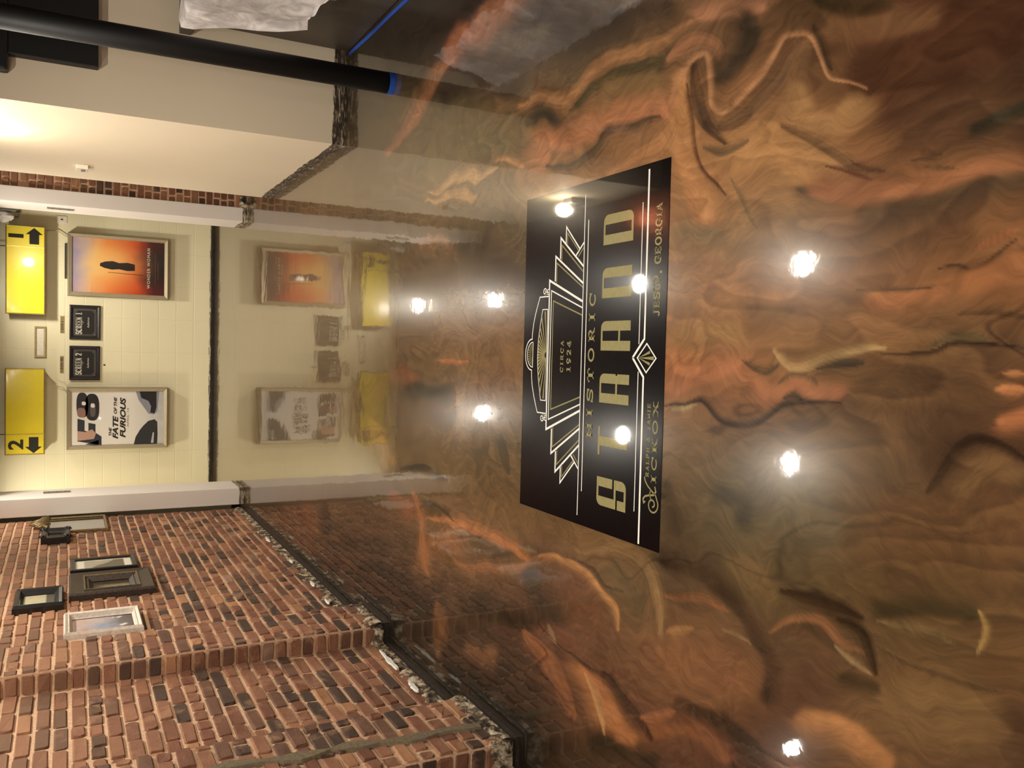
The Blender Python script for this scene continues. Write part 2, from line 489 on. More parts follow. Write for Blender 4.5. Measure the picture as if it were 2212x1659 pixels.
# poured streaks, their tones also holding some room light: crop, width, colour, points
CROPS = {'A': (1400, 0, .3671), 'B': (1400, 550, .3671), 'C': (1400, 1050, .3671), 'D': (780, 0, .3671),
         'G': (780, 1050, .3671), 'F': (460, 750, .3165), 'E': (460, 400, .3165)}
STREAKS = [
 ('A',330,(92,56,33),[(1350,420),(1600,330),(1900,220),(2200,120)]),
 ('A',110,(62,47,25),[(1000,10),(1150,50),(1400,40)]),
 ('A',150,(128,84,54),[(1080,190),(1300,170),(1650,110)]),
 ('A',60,(72,52,34),[(950,150),(1000,290),(1070,400)]),
 ('A',110,(188,122,92),[(300,60),(430,30),(640,20)]),
 ('A',130,(84,68,50),[(110,230),(0,400)]),
 ('A',90,(172,110,78),[(120,340),(280,220),(390,260),(400,330)]),
 ('A',170,(70,56,42),[(540,90),(570,190),(490,330),(410,420)]),
 ('A',90,(150,98,64),[(420,600),(560,520),(680,380)]),
 ('A',110,(128,88,60),[(880,250),(870,420),(800,600),(780,720)]),
 ('A',150,(172,122,74),[(870,560),(960,690),(1100,700),(1220,610)]),
 ('A',260,(196,136,80),[(560,900),(760,850),(900,930)]),
 ('A',160,(196,138,84),[(960,860),(1080,920)]),
 ('A',70,(112,78,52),[(780,740),(900,760),(1050,850),(1200,960),(1400,1000)]),
 ('A',150,(204,134,78),[(215,470),(200,700),(195,900),(270,1100),(340,1260)]),
 ('A',85,(116,82,60),[(290,580),(390,730),(560,690),(680,560),(770,430),(850,260)]),
 ('A',90,(82,58,42),[(265,350),(275,520),(310,680),(390,790),(460,840)]),
 ('A',60,(112,86,66),[(330,880),(450,900),(600,820)]),
 ('A',14,(92,56,36),[(225,480),(250,650),(265,850),(310,980),(430,1110),(470,1160)]),
 ('A',36,(196,132,92),[(20,720),(90,660),(150,520),(220,390),(310,305),(340,340),(350,480),(362,600),(410,650),(500,620),(620,490),(700,360),(775,225),(850,200),(930,212),(1000,340),(1060,450),(1180,470),(1280,500)]),
 ('A',22,(98,58,38),[(1040,950),(1200,1000),(1320,1055)]),
 ('A',16,(104,66,42),[(1180,930),(1300,985),(1400,1000)]),
 ('A',90,(100,76,56),[(900,1100),(960,1120)]),
 ('A',130,(172,104,66),[(1000,1080),(1300,1140),(1600,1090),(1900,980),(2200,960)]),
 ('A',30,(98,68,44),[(1570,920),(1750,885)]),
 ('A',26,(110,76,46),[(1640,960),(1840,970)]),
 ('A',150,(96,70,48),[(1300,1270),(1700,1190),(2000,1090),(2212,1050)]),
 ('A',100,(70,60,42),[(1960,750),(2212,640)]),
 ('A',22,(122,96,66),[(500,1060),(560,1180),(640,1350)]),
 ('A',140,(122,102,76),[(200,1360),(400,1400)]),
 ('A',36,(152,86,46),[(1950,1440),(2212,1330)]),
 ('A',28,(88,60,36),[(1720,1570),(1850,1550),(1960,1570),(2200,1400)]),
 ('A',110,(196,118,58),[(1900,1660),(2212,1540)]),
 ('B',220,(166,112,72),[(300,150),(600,200),(1000,230)]),
 ('B',100,(130,92,62),[(580,350),(900,350)]),
 ('B',120,(170,122,70),[(200,480),(500,480)]),
 ('B',120,(190,114,60),[(1350,260),(1600,230),(1900,150),(2212,60)]),
 ('B',44,(96,66,38),[(1830,340),(2000,320),(2212,340)]),
 ('B',30,(100,72,48),[(1250,200),(1450,190),(1700,180)]),
 ('B',200,(106,73,43),[(1350,760),(1700,800),(2000,880)]),
 ('B',120,(190,112,62),[(110,680),(250,650),(350,700)]),
 ('B',100,(184,110,72),[(150,800),(350,720),(500,650),(600,700),(700,830),(800,770),(870,730),(950,790),(1100,820)]),
 ('B',60,(188,148,98),[(730,560),(850,650),(950,640),(1200,580),(1400,580)]),
 ('B',50,(82,66,46),[(560,620),(680,680),(760,640)]),
 ('B',28,(98,78,56),[(760,750),(850,690),(950,720),(990,770)]),
 ('B',70,(74,60,42),[(980,665),(1100,645),(1260,650)]),
 ('B',40,(72,56,40),[(790,840),(850,820),(900,850)]),
 ('B',70,(104,82,54),[(1680,540),(1850,470),(2000,480)]),
 ('B',34,(64,45,26),[(1380,610),(1550,610),(1700,580),(1800,520),(1950,512),(2212,520)]),
 ('B',38,(66,50,34),[(110,910),(300,882),(350,882),(450,960),(600,970),(700,930),(800,880),(1000,870),(1120,882)]),
 ('B',26,(170,144,102),[(150,930),(300,905)]),
 ('B',60,(208,124,68),[(2030,800),(2212,790)]),
 ('B',110,(202,114,62),[(2080,1000),(2212,950)]),
 ('B',36,(206,128,70),[(2080,700),(2212,690)]),
 ('B',180,(128,90,52),[(1850,1380),(2000,1270),(2160,1310)]),
 ('B',84,(62,41,22),[(1640,1390),(1750,1230),(1850,1135),(1950,1110),(2080,1150),(2212,1230)]),
 ('B',110,(76,62,46),[(420,1400),(540,1420),(560,1540)]),
 ('B',110,(84,62,38),[(110,1350),(180,1600)]),
 ('C',320,(112,76,42),[(1450,200),(1900,250)]),
 ('C',240,(116,98,74),[(850,80),(1000,230)]),
 ('C',360,(126,91,53),[(1500,1270),(1900,1370)]),
 ('C',130,(122,92,56),[(550,450),(700,600)]),
 ('C',280,(140,86,49),[(100,1000),(350,1050),(500,1150)]),
 ('C',110,(74,51,30),[(120,400),(300,480),(430,580),(560,740),(640,900),(720,1050),(700,1250)]),
 ('C',26,(168,122,76),[(0,440),(50,550),(72,750),(50,860)]),
 ('C',64,(138,82,48),[(110,620),(300,650),(460,720)]),
 ('C',60,(170,114,62),[(110,850),(260,840)]),
 ('C',28,(140,106,72),[(430,845),(560,900),(585,925)]),
 ('C',110,(144,82,46),[(0,1410),(300,1450),(450,1560)]),
 ('C',110,(70,48,29),[(180,1330),(350,1360),(500,1450),(650,1600)]),
 ('C',130,(196,124,62),[(920,1370),(1100,1400),(1250,1480),(1400,1610)]),
 ('C',90,(68,46,25),[(790,600),(950,650),(1100,700),(1230,760)]),
 ('C',48,(152,94,56),[(710,830),(850,755),(1000,775),(1120,900),(1260,970)]),
 ('C',70,(58,41,22),[(1100,770),(1230,850),(1300,1000),(1330,1090)]),
 ('C',150,(104,70,40),[(860,870),(1000,950)]),
 ('C',24,(168,134,96),[(1080,910),(1180,1000),(1300,1090)]),
 ('C',120,(68,51,28),[(1150,1110),(1310,1180)]),
 ('C',110,(76,58,31),[(1350,720),(1600,690),(1900,740)]),
 ('C',40,(172,132,68),[(1950,740),(1985,850),(1930,970)]),
 ('C',36,(118,92,56),[(1330,780),(1600,820),(1800,920)]),
 ('C',24,(94,67,40),[(1330,930),(1600,1060),(1850,1150),(2100,1220)]),
 ('D',220,(62,44,33),[(200,200),(450,150),(600,20)]),
 ('D',200,(66,50,36),[(1000,60),(1250,230),(1450,170),(1780,40)]),
 ('D',150,(100,80,68),[(790,270),(1060,230)]),
 ('D',200,(70,52,38),[(480,540),(700,420),(880,480)]),
 ('D',210,(110,92,60),[(400,910),(700,810),(900,800)]),
 ('D',150,(178,104,70),[(880,-20),(730,130),(660,220)]),
 ('D',110,(172,92,58),[(640,180),(560,270),(530,330)]),
 ('D',80,(178,108,72),[(540,370),(450,430),(390,560),(320,680),(240,800),(160,890)]),
 ('D',92,(178,118,74),[(1940,110),(1700,270),(1500,360),(1400,410),(1250,530),(1100,580),(950,610)]),
 ('D',90,(84,70,46),[(1250,630),(1380,515),(1550,425),(1760,330)]),
 ('D',120,(134,102,66),[(1450,560),(1700,470)]),
 ('D',100,(68,57,40),[(1000,700),(1110,650),(1180,740)]),
 ('D',130,(194,118,78),[(1760,640),(1500,700),(1350,760),(1150,840),(1050,850),(1060,960)]),
 ('D',64,(92,70,54),[(1100,1010),(1300,935),(1395,860),(1450,790),(1600,735),(1740,700)]),
 ('D',80,(190,124,74),[(1450,1010),(1600,935),(1750,850),(1850,700)]),
 ('D',40,(190,130,80),[(800,960),(870,930),(940,990)]),
 ('D',60,(194,144,88),[(400,1130),(600,1060),(800,1000)]),
 ('D',200,(96,74,50),[(650,1420),(900,1380),(900,1600)]),
 ('E',60,(186,136,84),[(1450,120),(1640,90),(1800,40)]),
 ('E',120,(150,104,72),[(1430,400),(1600,430)]),
 ('E',240,(88,68,48),[(1750,420),(1980,560)]),
 ('E',140,(112,80,54),[(1350,560),(1250,700)]),
 ('E',150,(140,104,76),[(1850,1000),(1600,960)]),
 ('F',170,(160,86,56),[(600,1130),(640,1230)]),
 ('F',60,(74,54,38),[(760,1100),(780,1300)]),
 ('F',100,(160,86,50),[(1250,1080),(1340,1090)]),
 ('F',36,(176,104,58),[(1350,1000),(1420,1200),(1440,1400),(1470,1520)]),
 ('F',130,(178,126,70),[(1080,560),(1180,760)]),
 ('F',120,(130,90,58),[(1700,350),(2000,200)]),
 ('F',38,(190,106,58),[(1540,105),(1720,105)]),
 ('F',90,(156,86,52),[(1250,190),(1350,250)]),
 ('F',150,(124,94,62),[(1400,560),(1750,640)]),
 ('F',70,(82,66,42),[(1950,600),(2000,900)]),
 ('F',120,(70,58,40),[(1350,320),(1600,330)]),
 ('F',60,(74,56,38),[(1280,800),(1600,880)]),
 ('G',270,(60,47,34),[(60,520),(280,640),(250,900)]),
 ('G',300,(51,40,28),[(600,1120),(880,1260),(1040,1520)]),
 ('G',150,(60,46,30),[(680,700),(900,760),(1000,830)]),
 ('G',130,(158,96,54),[(400,400),(560,320)]),
 ('G',110,(104,74,50),[(690,330),(860,390)]),
 ('G',46,(176,102,54),[(320,80),(370,240),(385,490)]),
 ('G',60,(190,110,54),[(400,230),(550,205),(700,250),(900,330),(985,420)]),
 ('G',30,(80,58,38),[(350,140),(450,110),(545,190)]),
 ('G',64,(152,94,58),[(560,430),(700,460),(1000,445),(1200,445)]),
 ('G',200,(112,70,43),[(1250,560),(1350,750),(1400,850)]),
 ('G',110,(70,55,40),[(1000,500),(1050,650),(1150,780)]),
 ('G',140,(104,80,52),[(1480,540),(1600,700)]),
 ('G',70,(140,104,64),[(1290,380),(1600,400),(1715,500),(1750,700),(1745,860)]),
 ('G',26,(80,62,42),[(1200,432),(1350,490),(1440,600),(1530,640)]),
 ('G',40,(196,128,66),[(1050,425),(1200,450),(1320,520),(1400,620),(1480,720),(1500,850)]),
 ('G',90,(124,78,40),[(440,690),(470,850),(460,960)]),
 ('G',120,(130,82,48),[(660,980),(760,990)]),
 ('G',110,(118,72,46),[(1080,860),(1300,950)]),
 ('G',90,(156,88,47),[(970,860),(1080,1000),(1180,1200),(1250,1330)]),
 ('G',120,(196,114,54),[(1310,1110),(1380,1210),(1450,1350),(1570,1460)]),
 ('G',18,(212,148,84),[(1310,1110),(1380,1250),(1420,1450)]),
 ('G',60,(78,50,31),[(1290,1040),(1450,1150),(1600,1310),(1710,1460)]),
 ('G',56,(166,94,58),[(1640,1330),(1820,1350)]),
 ('G',16,(154,114,88),[(1120,830),(1160,940)]),
 ('G',130,(64,49,31),[(1380,1500),(1700,1610)]),
]

def build_floor():
    xs = np.unique(np.round(np.concatenate([np.arange(-3.2, -1.8, .1), np.arange(-1.8, -1.3, .01), np.arange(-1.3, 1.6, .005), np.arange(1.6, 2.35, .01), np.arange(2.35, 4.6, .1)]), 4))
    ys = np.unique(np.round(np.concatenate([np.arange(-3.0, 0.9, .1), np.arange(.9, 2.6, .0045), np.arange(2.6, 3.6, .0075), np.arange(3.6, 5.0, .014), np.arange(5.0, 11.35, .03), [11.31]]), 4))
    GX, GY = np.meshgrid(xs, ys)
    x, y = GX.ravel(), GY.ravel()
    n = len(x)
    # pigment drifts: warp the pattern before looking it up
    wx = 0.045 * vnoise(x * 4, y * 4, 1) + 0.022 * vnoise(x * 10, y * 10, 2) + 0.005 * vnoise(x * 22, y * 22, 3)
    wy = 0.045 * vnoise(x * 4, y * 4, 4) + 0.022 * vnoise(x * 10, y * 10, 5) + 0.005 * vnoise(x * 22, y * 22, 6)
    s = np.clip(y / 2.5, 0.5, 1.8)
    P = np.stack([x + wx * s, np.maximum(y + wy * s, 0.75), np.full(n, -CAM_H)], 1)
    z = P @ CF
    z = np.maximum(z, 0.2)
    X = 829.5 + F_PX * (P @ CR) / z; Y = 1106 - F_PX * (P @ CU) / z
    px, py = Y, 1659 - X
    px = np.clip(px, 300, 2450); py = np.clip(py, -150, 1850)
    num = np.zeros((n, 3)); den = np.full(n, 1e-12)
    for (cx, cy, r, g, b) in CLOUDS:
        w = np.exp(-((px - cx) ** 2 + (py - cy) ** 2) / (2 * 62.0 ** 2)) + 1e-9 / (1 + ((px - cx) ** 2 + (py - cy) ** 2) / 1e4)
        num += w[:, None] * np.array(lin((r, g, b))); den += w
    col = num / den[:, None]
    jit = vnoise(x * 7, y * 7, 11) + 0.4 * vnoise(x * 18, y * 18, 12)
    jit2 = 2 * vnoise(x * 5, y * 12, 13) + vnoise(x * 17, y * 30, 14)
    for (cr, wd, rgb, pts) in STREAKS:
        ox, oy, sc = CROPS[cr]
        q = [(ox + a * sc, oy + b * sc) for a, b in pts]
        if len(q) > 2:                                   # round the streak off (Catmull-Rom)
            e0 = [q[0]] + q + [q[-1]]; sm = []
            for k in range(1, len(e0) - 2):
                p0, p1, p2, p3 = e0[k - 1:k + 3]
                for j in range(5):
                    t = j / 5
                    sm.append(tuple(.5 * (2 * p1[c] + (p2[c] - p0[c]) * t + (2 * p0[c] - 5 * p1[c] + 4 * p2[c] - p3[c]) * t * t + (3 * p1[c] - p0[c] - 3 * p2[c] + p3[c]) * t ** 3) for c in (0, 1)))
            q = sm + [q[-1]]
        hw = max(5.5, wd * sc / 2)
        m = hw * 2.4 + 2
        qx = [a for a, b in q]; qy = [b for a, b in q]
        idx = np.where((px > min(qx) - m) & (px < max(qx) + m) & (py > min(qy) - m) & (py < max(qy) + m))[0]
        if not len(idx): continue
        d2 = np.full(len(idx), 1e9); side = np.zeros(len(idx)); along = np.zeros(len(idx))
        ax, ay = px[idx], py[idx]
        seg = [math.hypot(c1[0] - c0[0], c1[1] - c0[1]) for c0, c1 in zip(q[:-1], q[1:])]
        tot = max(sum(seg), 1e-6); acc = 0.0
        for (x0, y0), (x1, y1), sl in zip(q[:-1], q[1:], seg):
            dx, dy = x1 - x0, y1 - y0
            t = np.clip(((ax - x0) * dx + (ay - y0) * dy) / (dx * dx + dy * dy + 1e-9), 0, 1)
            ex, ey = ax - x0 - t * dx, ay - y0 - t * dy
            dd = ex ** 2 + ey ** 2 + 1e-9
            nearer = dd < d2
            d2 = np.where(nearer, dd, d2)
            side = np.where(nearer, np.sign(dx * ey - dy * ex), side)
            along = np.where(nearer, (acc + t * sl) / tot, along)
            acc += sl
        sgn = 1 if (len(pts) + int(wd)) % 2 else -1
        thin = tot > 5 * hw and wd < 95
        taper = (0.22 + 0.78 * np.sin(math.pi * np.clip(along, .02, .98)) ** .6) if thin else 1.0
        e = np.sqrt(d2) / (hw * taper * (1.0 + 0.30 * jit[idx]))
        soft = np.where(side * sgn > 0, 7.0, 2.6)          # one crisp lip, one feathered side
        al = 0.93 * (1 - 0.25 * np.clip(jit2[idx] + .1, 0, 1)) / (1 + np.exp((e - 0.95) * soft))
        grain = 1 + (0.11 if thin and hw < 26 else 0.0) * np.sin(e * 8.0 + 5 * jit[idx]) * np.exp(-(e - 0.9) ** 2 / 0.8)
        col[idx] = (col[idx] * (1 - al[:, None]) + np.array(lin(rgb)) * al[:, None]) * grain[:, None]
    # fine agate bands between the big streaks, drawn out along the length of the room
    f = np.zeros(n)
    bx = x + .10 * vnoise(x * 3, y * 2, 61) + .04 * vnoise(x * 8, y * 6, 62); by = y + .25 * vnoise(x * 2.2, y * 1.6, 63)
    for k, (fa, am) in enumerate(((1.6, 1.0), (3.4, .5), (7.5, .24), (16, .10))):
        f += am * vnoise(bx * fa * 1.5, by * fa * .62, 64 + k)
    ph = np.mod(f * 7.0, 1.0)
    mask = np.clip(.5 + 1.6 * vnoise(x * 1.7, y * 1.3, 71), 0, 1)
    band = np.where(ph < .12, ph / .12, 1 - (ph - .12) / .88)      # crisp lip, slow fade
    col *= (1 + mask * (.34 * band - .19))[:, None]
    vein = np.exp(-(np.abs(np.mod(f * 3.1 + .3, 1.0) - .5) / .035) ** 2) * np.clip(1.8 * vnoise(x * 2.3, y * 1.8, 72) + .25, 0, 1)
    col *= (1 - .5 * vein)[:, None]
    lum = col @ np.array([.3, .6, .1])
    col = lum[:, None] + (col - lum[:, None]) * 0.78
    mid = np.array([.150, .082, .034])
    rel = col / mid
    col = mid * np.where(rel < 1, rel ** 1.32, rel ** 0.96) * np.array([1.02, 1.0, .80])                      # pigments separate harder than the photo's exposure shows
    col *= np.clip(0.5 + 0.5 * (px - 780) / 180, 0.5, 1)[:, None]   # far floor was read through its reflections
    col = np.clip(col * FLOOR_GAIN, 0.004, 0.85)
    nx, ny = len(xs), len(ys)
    me = bpy.data.meshes.new('floor')
    ii = np.arange(nx * ny).reshape(ny, nx)
    faces = np.stack([ii[:-1, :-1].ravel(), ii[:-1, 1:].ravel(), ii[1:, 1:].ravel(), ii[1:, :-1].ravel()], 1)
    me.vertices.add(n); me.vertices.foreach_set('co', np.stack([x, y, np.zeros(n)], 1).astype(np.float32).ravel())
    me.loops.add(len(faces) * 4); me.loops.foreach_set('vertex_index', faces.astype(np.int32).ravel())
    me.polygons.add(len(faces)); me.polygons.foreach_set('loop_start', np.arange(0, len(faces) * 4, 4, dtype=np.int32))
    me.update(calc_edges=True)
    at = me.color_attributes.new('Col', 'FLOAT_COLOR', 'POINT')
    at.data.foreach_set('color', np.concatenate([col, np.ones((n, 1))], 1).astype(np.float32).ravel())
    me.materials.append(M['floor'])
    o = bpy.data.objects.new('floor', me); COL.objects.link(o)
    return struct(o)

FLOOR_GAIN = 0.74
build_floor()

# ------------------------------------------------------------------ brickwork
BRICK_COLS = [((160, 106, 72), .27), ((142, 88, 58), .25), ((122, 82, 58), .18), ((86, 62, 46), .22), ((182, 126, 80), .07), ((160, 122, 96), .06), ((72, 60, 52), .03)]
def brick_colour(rnd):
    t = rnd.random(); acc = 0
    for c, w in BRICK_COLS:
        acc += w
        if t <= acc: break
    k = rnd.uniform(0.86, 1.14)
    l = lin(c); g = .3 * l[0] + .6 * l[1] + .1 * l[2]
    return [min(1.0, (g + (v - g) * .88) * k * BRICK_GAIN) for v in l]
BRICK_GAIN = 0.84

def brick_panel(mb, O, U, N, width, z0, z1, rnd, course=0.0712, stretch=0.222, joint=0.0155, single=False, row0=0):
    """courses of separate bricks standing 9 mm proud of the mortar plane; every sixth course is headers"""
    O, U, N = (np.array(a, float) for a in (O, U, N)); Z = np.array([0, 0, 1.0])
    nrow = int((z1 - z0) / course)
    for r in range(nrow):
        zc = z0 + r * course
        header = (r + row0) % 6 == 2
        L = 0.112 if (header or single) else stretch
        u = 0.0 if single else -((((r + row0) * 0.5) % 1) * stretch + rnd.uniform(0, 0.04))
        while u < width - 0.02:
            ln = L * rnd.uniform(0.9, 1.08) if not single else width
            if not header and not single and rnd.random() < 0.06: ln *= 0.55
            a, b = max(u, 0), min(u + ln - joint, width)
            u += ln
            if b - a < 0.03: continue
            c = brick_colour(rnd)
            zj = rnd.uniform(-.003, .003)
            lo, hi = zc + joint * .5 + zj, zc + course - joint * .5 + zj
            out = 0.009 + rnd.uniform(-.004, .004)
            i1 = 0.004
            j = lambda: rnd.uniform(-.0034, .0034)
            back = [O + U * p + Z * q for p, q in ((a, lo), (b, lo), (b, hi), (a, hi))]
            front, edge = [], []
            cut = [rnd.choice((.0025, .003, .004, .006, .011)) for _ in range(4)]
            corners = ((a, lo, 1, 1), (b, lo, -1, 1), (b, hi, -1, -1), (a, hi, 1, -1))
            ring_b, ring_f = [], []
            for k, (p, q, sx, sz) in enumerate(corners):
                e = cut[k]
                ends = [(p, q + sz * e), (p + sx * e, q)] if k in (0, 2) else [(p + sx * e, q), (p, q + sz * e)]
                for (pp, qq) in ends:
                    ring_b.append(O + U * pp + Z * qq)
                    ring_f.append(O + U * (pp + sx * i1 + j()) + Z * (qq + sz * i1 + j()) + N * (out + j() * .6))
            iv = [mb.vert(v, c) for v in ring_b]; fv = [mb.vert(v, c) for v in ring_f]
            for k in range(8):
                mb.f.append([iv[k], iv[(k + 1) % 8], fv[(k + 1) % 8], fv[k]])
            mb.f.append(fv)

def lumpy_strip(mb, O, U, N, width, z0, z1, out0, amp, rnd, nz=7, step=0.018):
    """crumbling plaster and mortar left along the foot of a wall"""
    O, U, N = (np.array(a, float) for a in (O, U, N)); Z = np.array([0, 0, 1.0])
    nu = max(3, int(width / step))
    seed = rnd.randint(0, 9999)
    grid = []
    for i in range(nu + 1):
        u = width * i / nu
        top = z1 + 0.05 * float(vnoise(np.array([u * 6.0]), np.array([seed * .37]), 21)[0]) + 0.03 * float(vnoise(np.array([u * 21.0]), np.array([seed * .91]), 22)[0])
        row = []
        for k in range(nz + 1):
            t = k / nz
            z = z0 + (top - z0) * t
            d = out0 * (1 - t ** 3) + amp * (float(vnoise(np.array([u * 30.0]), np.array([z * 30 + seed]), 23)[0]) + .5 * float(vnoise(np.array([u * 80.0]), np.array([z * 80 + seed]), 24)[0])) * (0 if k in (0, nz) else 1)
            if k == nz: d = -0.004
            row.append(mb.vert(O + U * u + N * max(d, -0.004) + Z * z))
        grid.append(row)
    for i in range(nu):
        for k in range(nz):
            mb.f.append([grid[i][k], grid[i + 1][k], grid[i + 1][k + 1], grid[i][k + 1]])

rnd = random.Random(11)
PIL = [(3.03, 3.50), (4.635, 5.06)]
segs = []                                        # (y0, y1, x of the mortar plane)
ycur = -3.0
for a, b in PIL:
    segs.append((ycur, a, X_WALL)); segs.append((a, b, X_PIL)); ycur = b
segs.append((ycur, 9.16, X_WALL))
wl = MB()
for (a, b, xx) in segs:
    wl.poly([(xx, a, 0), (xx, b, 0), (xx, b, H_MAIN), (xx, a, H_MAIN)])
for a, b in PIL:
    wl.poly([(X_WALL, a, 0), (X_PIL, a, 0), (X_PIL, a, H_MAIN), (X_WALL, a, H_MAIN)])
    wl.poly([(X_PIL, b, 0), (X_WALL, b, 0), (X_WALL, b, H_MAIN), (X_PIL, b, H_MAIN)])
wall_left = struct(wl.build('wall_left', M['mortar']))
bk = MB(); lp = MB(); ft = MB(); fk = MB()
for (a, b, xx) in segs:
    a2 = max(a, 1.2)
    brick_panel(bk, (xx, a2, 0), (0, 1, 0), (1, 0, 0), b - a2, 0.075, H_MAIN, rnd, row0=0 if xx == X_WALL else 1)
    lumpy_strip(lp, (xx, a2, 0), (0, 1, 0), (1, 0, 0), b - a2, 0.034, 0.122, 0.016, 0.015, rnd)
    ft.poly([(xx + .012, a2, 0), (xx + .012, b, 0), (xx + .012, b, .05), (xx + .012, a2, .05)])
for a, b in PIL:
    brick_panel(bk, (X_WALL + 0.006, a, 0), (1, 0, 0), (0, -1, 0), X_PIL - X_WALL, 0.075, H_MAIN, rnd, single=True)
    lumpy_strip(lp, (X_WALL, a, 0), (1, 0, 0), (0, -1, 0), X_PIL - X_WALL + .02, 0.034, 0.135, 0.02, 0.02, rnd)
    ft.poly([(X_WALL, a - .012, 0), (X_PIL + .012, a - .012, 0), (X_PIL + .012, a - .012, .05), (X_WALL, a - .012, .05)])
bk.build('brickwork', M['brick'], wall_left)
lp.build('plaster_residue', M['rubble'], wall_left, smooth=True)
ft.build('wall_foot', M['base_dark'], wall_left)
def fleck(y, z, ln, h):
    pts = []
    n = 9
    for k in range(n):
        t = k / (n - 1); pts.append((y + ln * t, z + h * (math.sin(math.pi * min(1, .15 + t * .9)) * .5) + rnd.uniform(-.004, .004)))
    for k in range(n - 1, -1, -1):
        t = k / (n - 1); pts.append((y + ln * t, z - h * (math.sin(math.pi * min(1, .1 + t * .85)) * .5) + rnd.uniform(-.004, .004)))
    xx = X_WALL + 0.03
    i = [fk.vert((xx, p, q)) for p, q in pts]; j = [fk.vert((xx - .012, p, q)) for p, q in pts]
    fk.f.append(i)
    for k in range(len(i)): fk.f.append([i[k], j[k], j[(k + 1) % len(i)], i[(k + 1) % len(i)]])
for f in ((4.18, .105, .30, .022), (3.86, .115, .14, .025), (5.9, .10, .12, .02), (5.45, .12, .10, .014), (7.4, .10, .16, .02), (6.6, .09, .1, .012)):
    fleck(*f)
fk.build('paint_flecks', M['fleck'], wall_left)
# grey cement run down the face of the nearer pilaster
cm = MB()
pts = []
for k in range(41):
    z = 0.10 + k * 0.063
    w = 0.028 + 0.012 * math.sin(k * 1.7) + rnd.uniform(-.007, .007)
    yc = 3.19 + 0.085 * (z - .14) / .82 * .75 + 0.012 * math.sin(k * .9)
    pts.append((yc - w, yc + w, z))
for k in range(40):
    (a0, b0, z0), (a1, b1, z1) = pts[k], pts[k + 1]
    f = X_PIL + .018
    cm.poly([(f, a0 + .008, z0), (f, b0 - .008, z0), (f, b1 - .008, z1), (f, a1 + .008, z1)])
    cm.poly([(X_PIL, a0, z0), (f, a0 + .008, z0), (f, a1 + .008, z1), (X_PIL, a1, z1)])
    cm.poly([(f, b0 - .008, z0), (X_PIL, b0, z0), (X_PIL, b1, z1), (f, b1 - .008, z1)])
cm.build('cement_seam', M['cement'], wall_left)

# thin dark joint where the poured floor was stopped short of the wall
jt = MB()
path = []
def jline(x, y0, y1, w=.006):
    jt.poly([(x - w, y0, .0012), (x + w, y0, .0012), (x + w, y1, .0012), (x - w, y1, .0012)])
def jcross(y, x0, x1, w=.006):
    jt.poly([(x0, y - w, .0012), (x1, y - w, .0012), (x1, y + w, .0012), (x0, y + w, .0012)])
xw, xp = X_WALL + .062, X_PIL + .062
jline(xw, 5.07, 9.0); jline(xp, 4.60, 5.07); jline(xw, 3.51, 4.60); jline(xp, 2.96, 3.51); jline(xw, .5, 2.96)
for y in (5.07, 4.60, 3.51, 2.96): jcross(y, xw, xp)
M['joint'] = plain('dark_floor_joint', (16, 12, 9), 0.6)
struct(jt.build('trim_1', M['joint']))

# ------------------------------------------------------------------ opening at the far end of the lobby
Y_IN = 9.62
jl = MB()
jl.rbox(-1.665, -1.492, Y_OPEN - .03, Y_IN, 0, H_MAIN, .006)
struct(jl.build('trim_2', M['jamb']))
jr = MB()
jr.rbox(1.268, 1.412, Y_OPEN - .03, Y_IN, 0, H_MAIN, .006)
struct(jr.build('trim_3', M['jamb']))
hd = MB(); hd.box(-1.492, 1.268, Y_OPEN, Y_IN, H_HALL, H_MAIN)
struct(hd.build('trim_4', M['hall_ceiling']))
pr = MB()
pr.poly([(1.40, Y_OPEN, 0), (4.5, Y_OPEN, 0), (4.5, Y_OPEN, H_MAIN), (1.40, Y_OPEN, H_MAIN)])
pier = struct(pr.build('wall_far', M['mortar']))
pb = MB(); brick_panel(pb, (1.412, Y_OPEN, 0), (1, 0, 0), (0, -1, 0), 1.2, 0.06, H_MAIN, rnd, stretch=.2)
pb.build('brickwork', M['brick'], pier)
pz = MB(); lumpy_strip(pz, (1.41, Y_OPEN, 0), (1, 0, 0), (0, -1, 0), 1.0, 0.0, .09, .03, .02, rnd)
pz.build('plaster_residue', M['rubble'], pier, smooth=True)

# back hall
wb = MB(); wb.poly([(-3.2, Y_BACK, 0), (3.2, Y_BACK, 0), (3.2, Y_BACK, H_HALL + .25), (-3.2, Y_BACK, H_HALL + .25)])
struct(wb.build('wall_back', M['block']))
sb = MB(); sb.box(-1.49, 1.28, Y_BACK - .012, Y_BACK, 0, .019)
rr = random.Random(9)
for zz, on in ((.058, .62), (.030, .5)):
    x = -1.47
    while x < 1.26:
        ln = rr.uniform(.02, .16)
        if rr.random() < on:
            h0 = rr.uniform(.002, .0055); z0 = zz + rr.uniform(-.004, .004)
            sb.poly([(x, Y_BACK - .002, z0), (x + ln, Y_BACK - .002, z0 + rr.uniform(-.003, .003)), (x + ln, Y_BACK - .002, z0 + h0), (x, Y_BACK - .002, z0 + h0 * .6)])
        x += ln + rr.uniform(0, .05)
M['strip'] = plain('torn_rubber_base', (22, 18, 16), 0.6, 0, .5, 30, .6)
struct(sb.build('baseboard_back', M['strip']))
hs = MB()
hs.poly([(-3.2, Y_BACK, 0), (-3.2, Y_IN, 0), (-3.2, Y_IN, H_HALL + .25), (-3.2, Y_BACK, H_HALL + .25)])
hs.poly([(-3.2, Y_IN, 0), (-1.66, Y_IN, 0), (-1.66, Y_IN, H_HALL + .25), (-3.2, Y_IN, H_HALL + .25)])
struct(hs.build('wall_hall_left', M['hall_side']))
hs = MB()
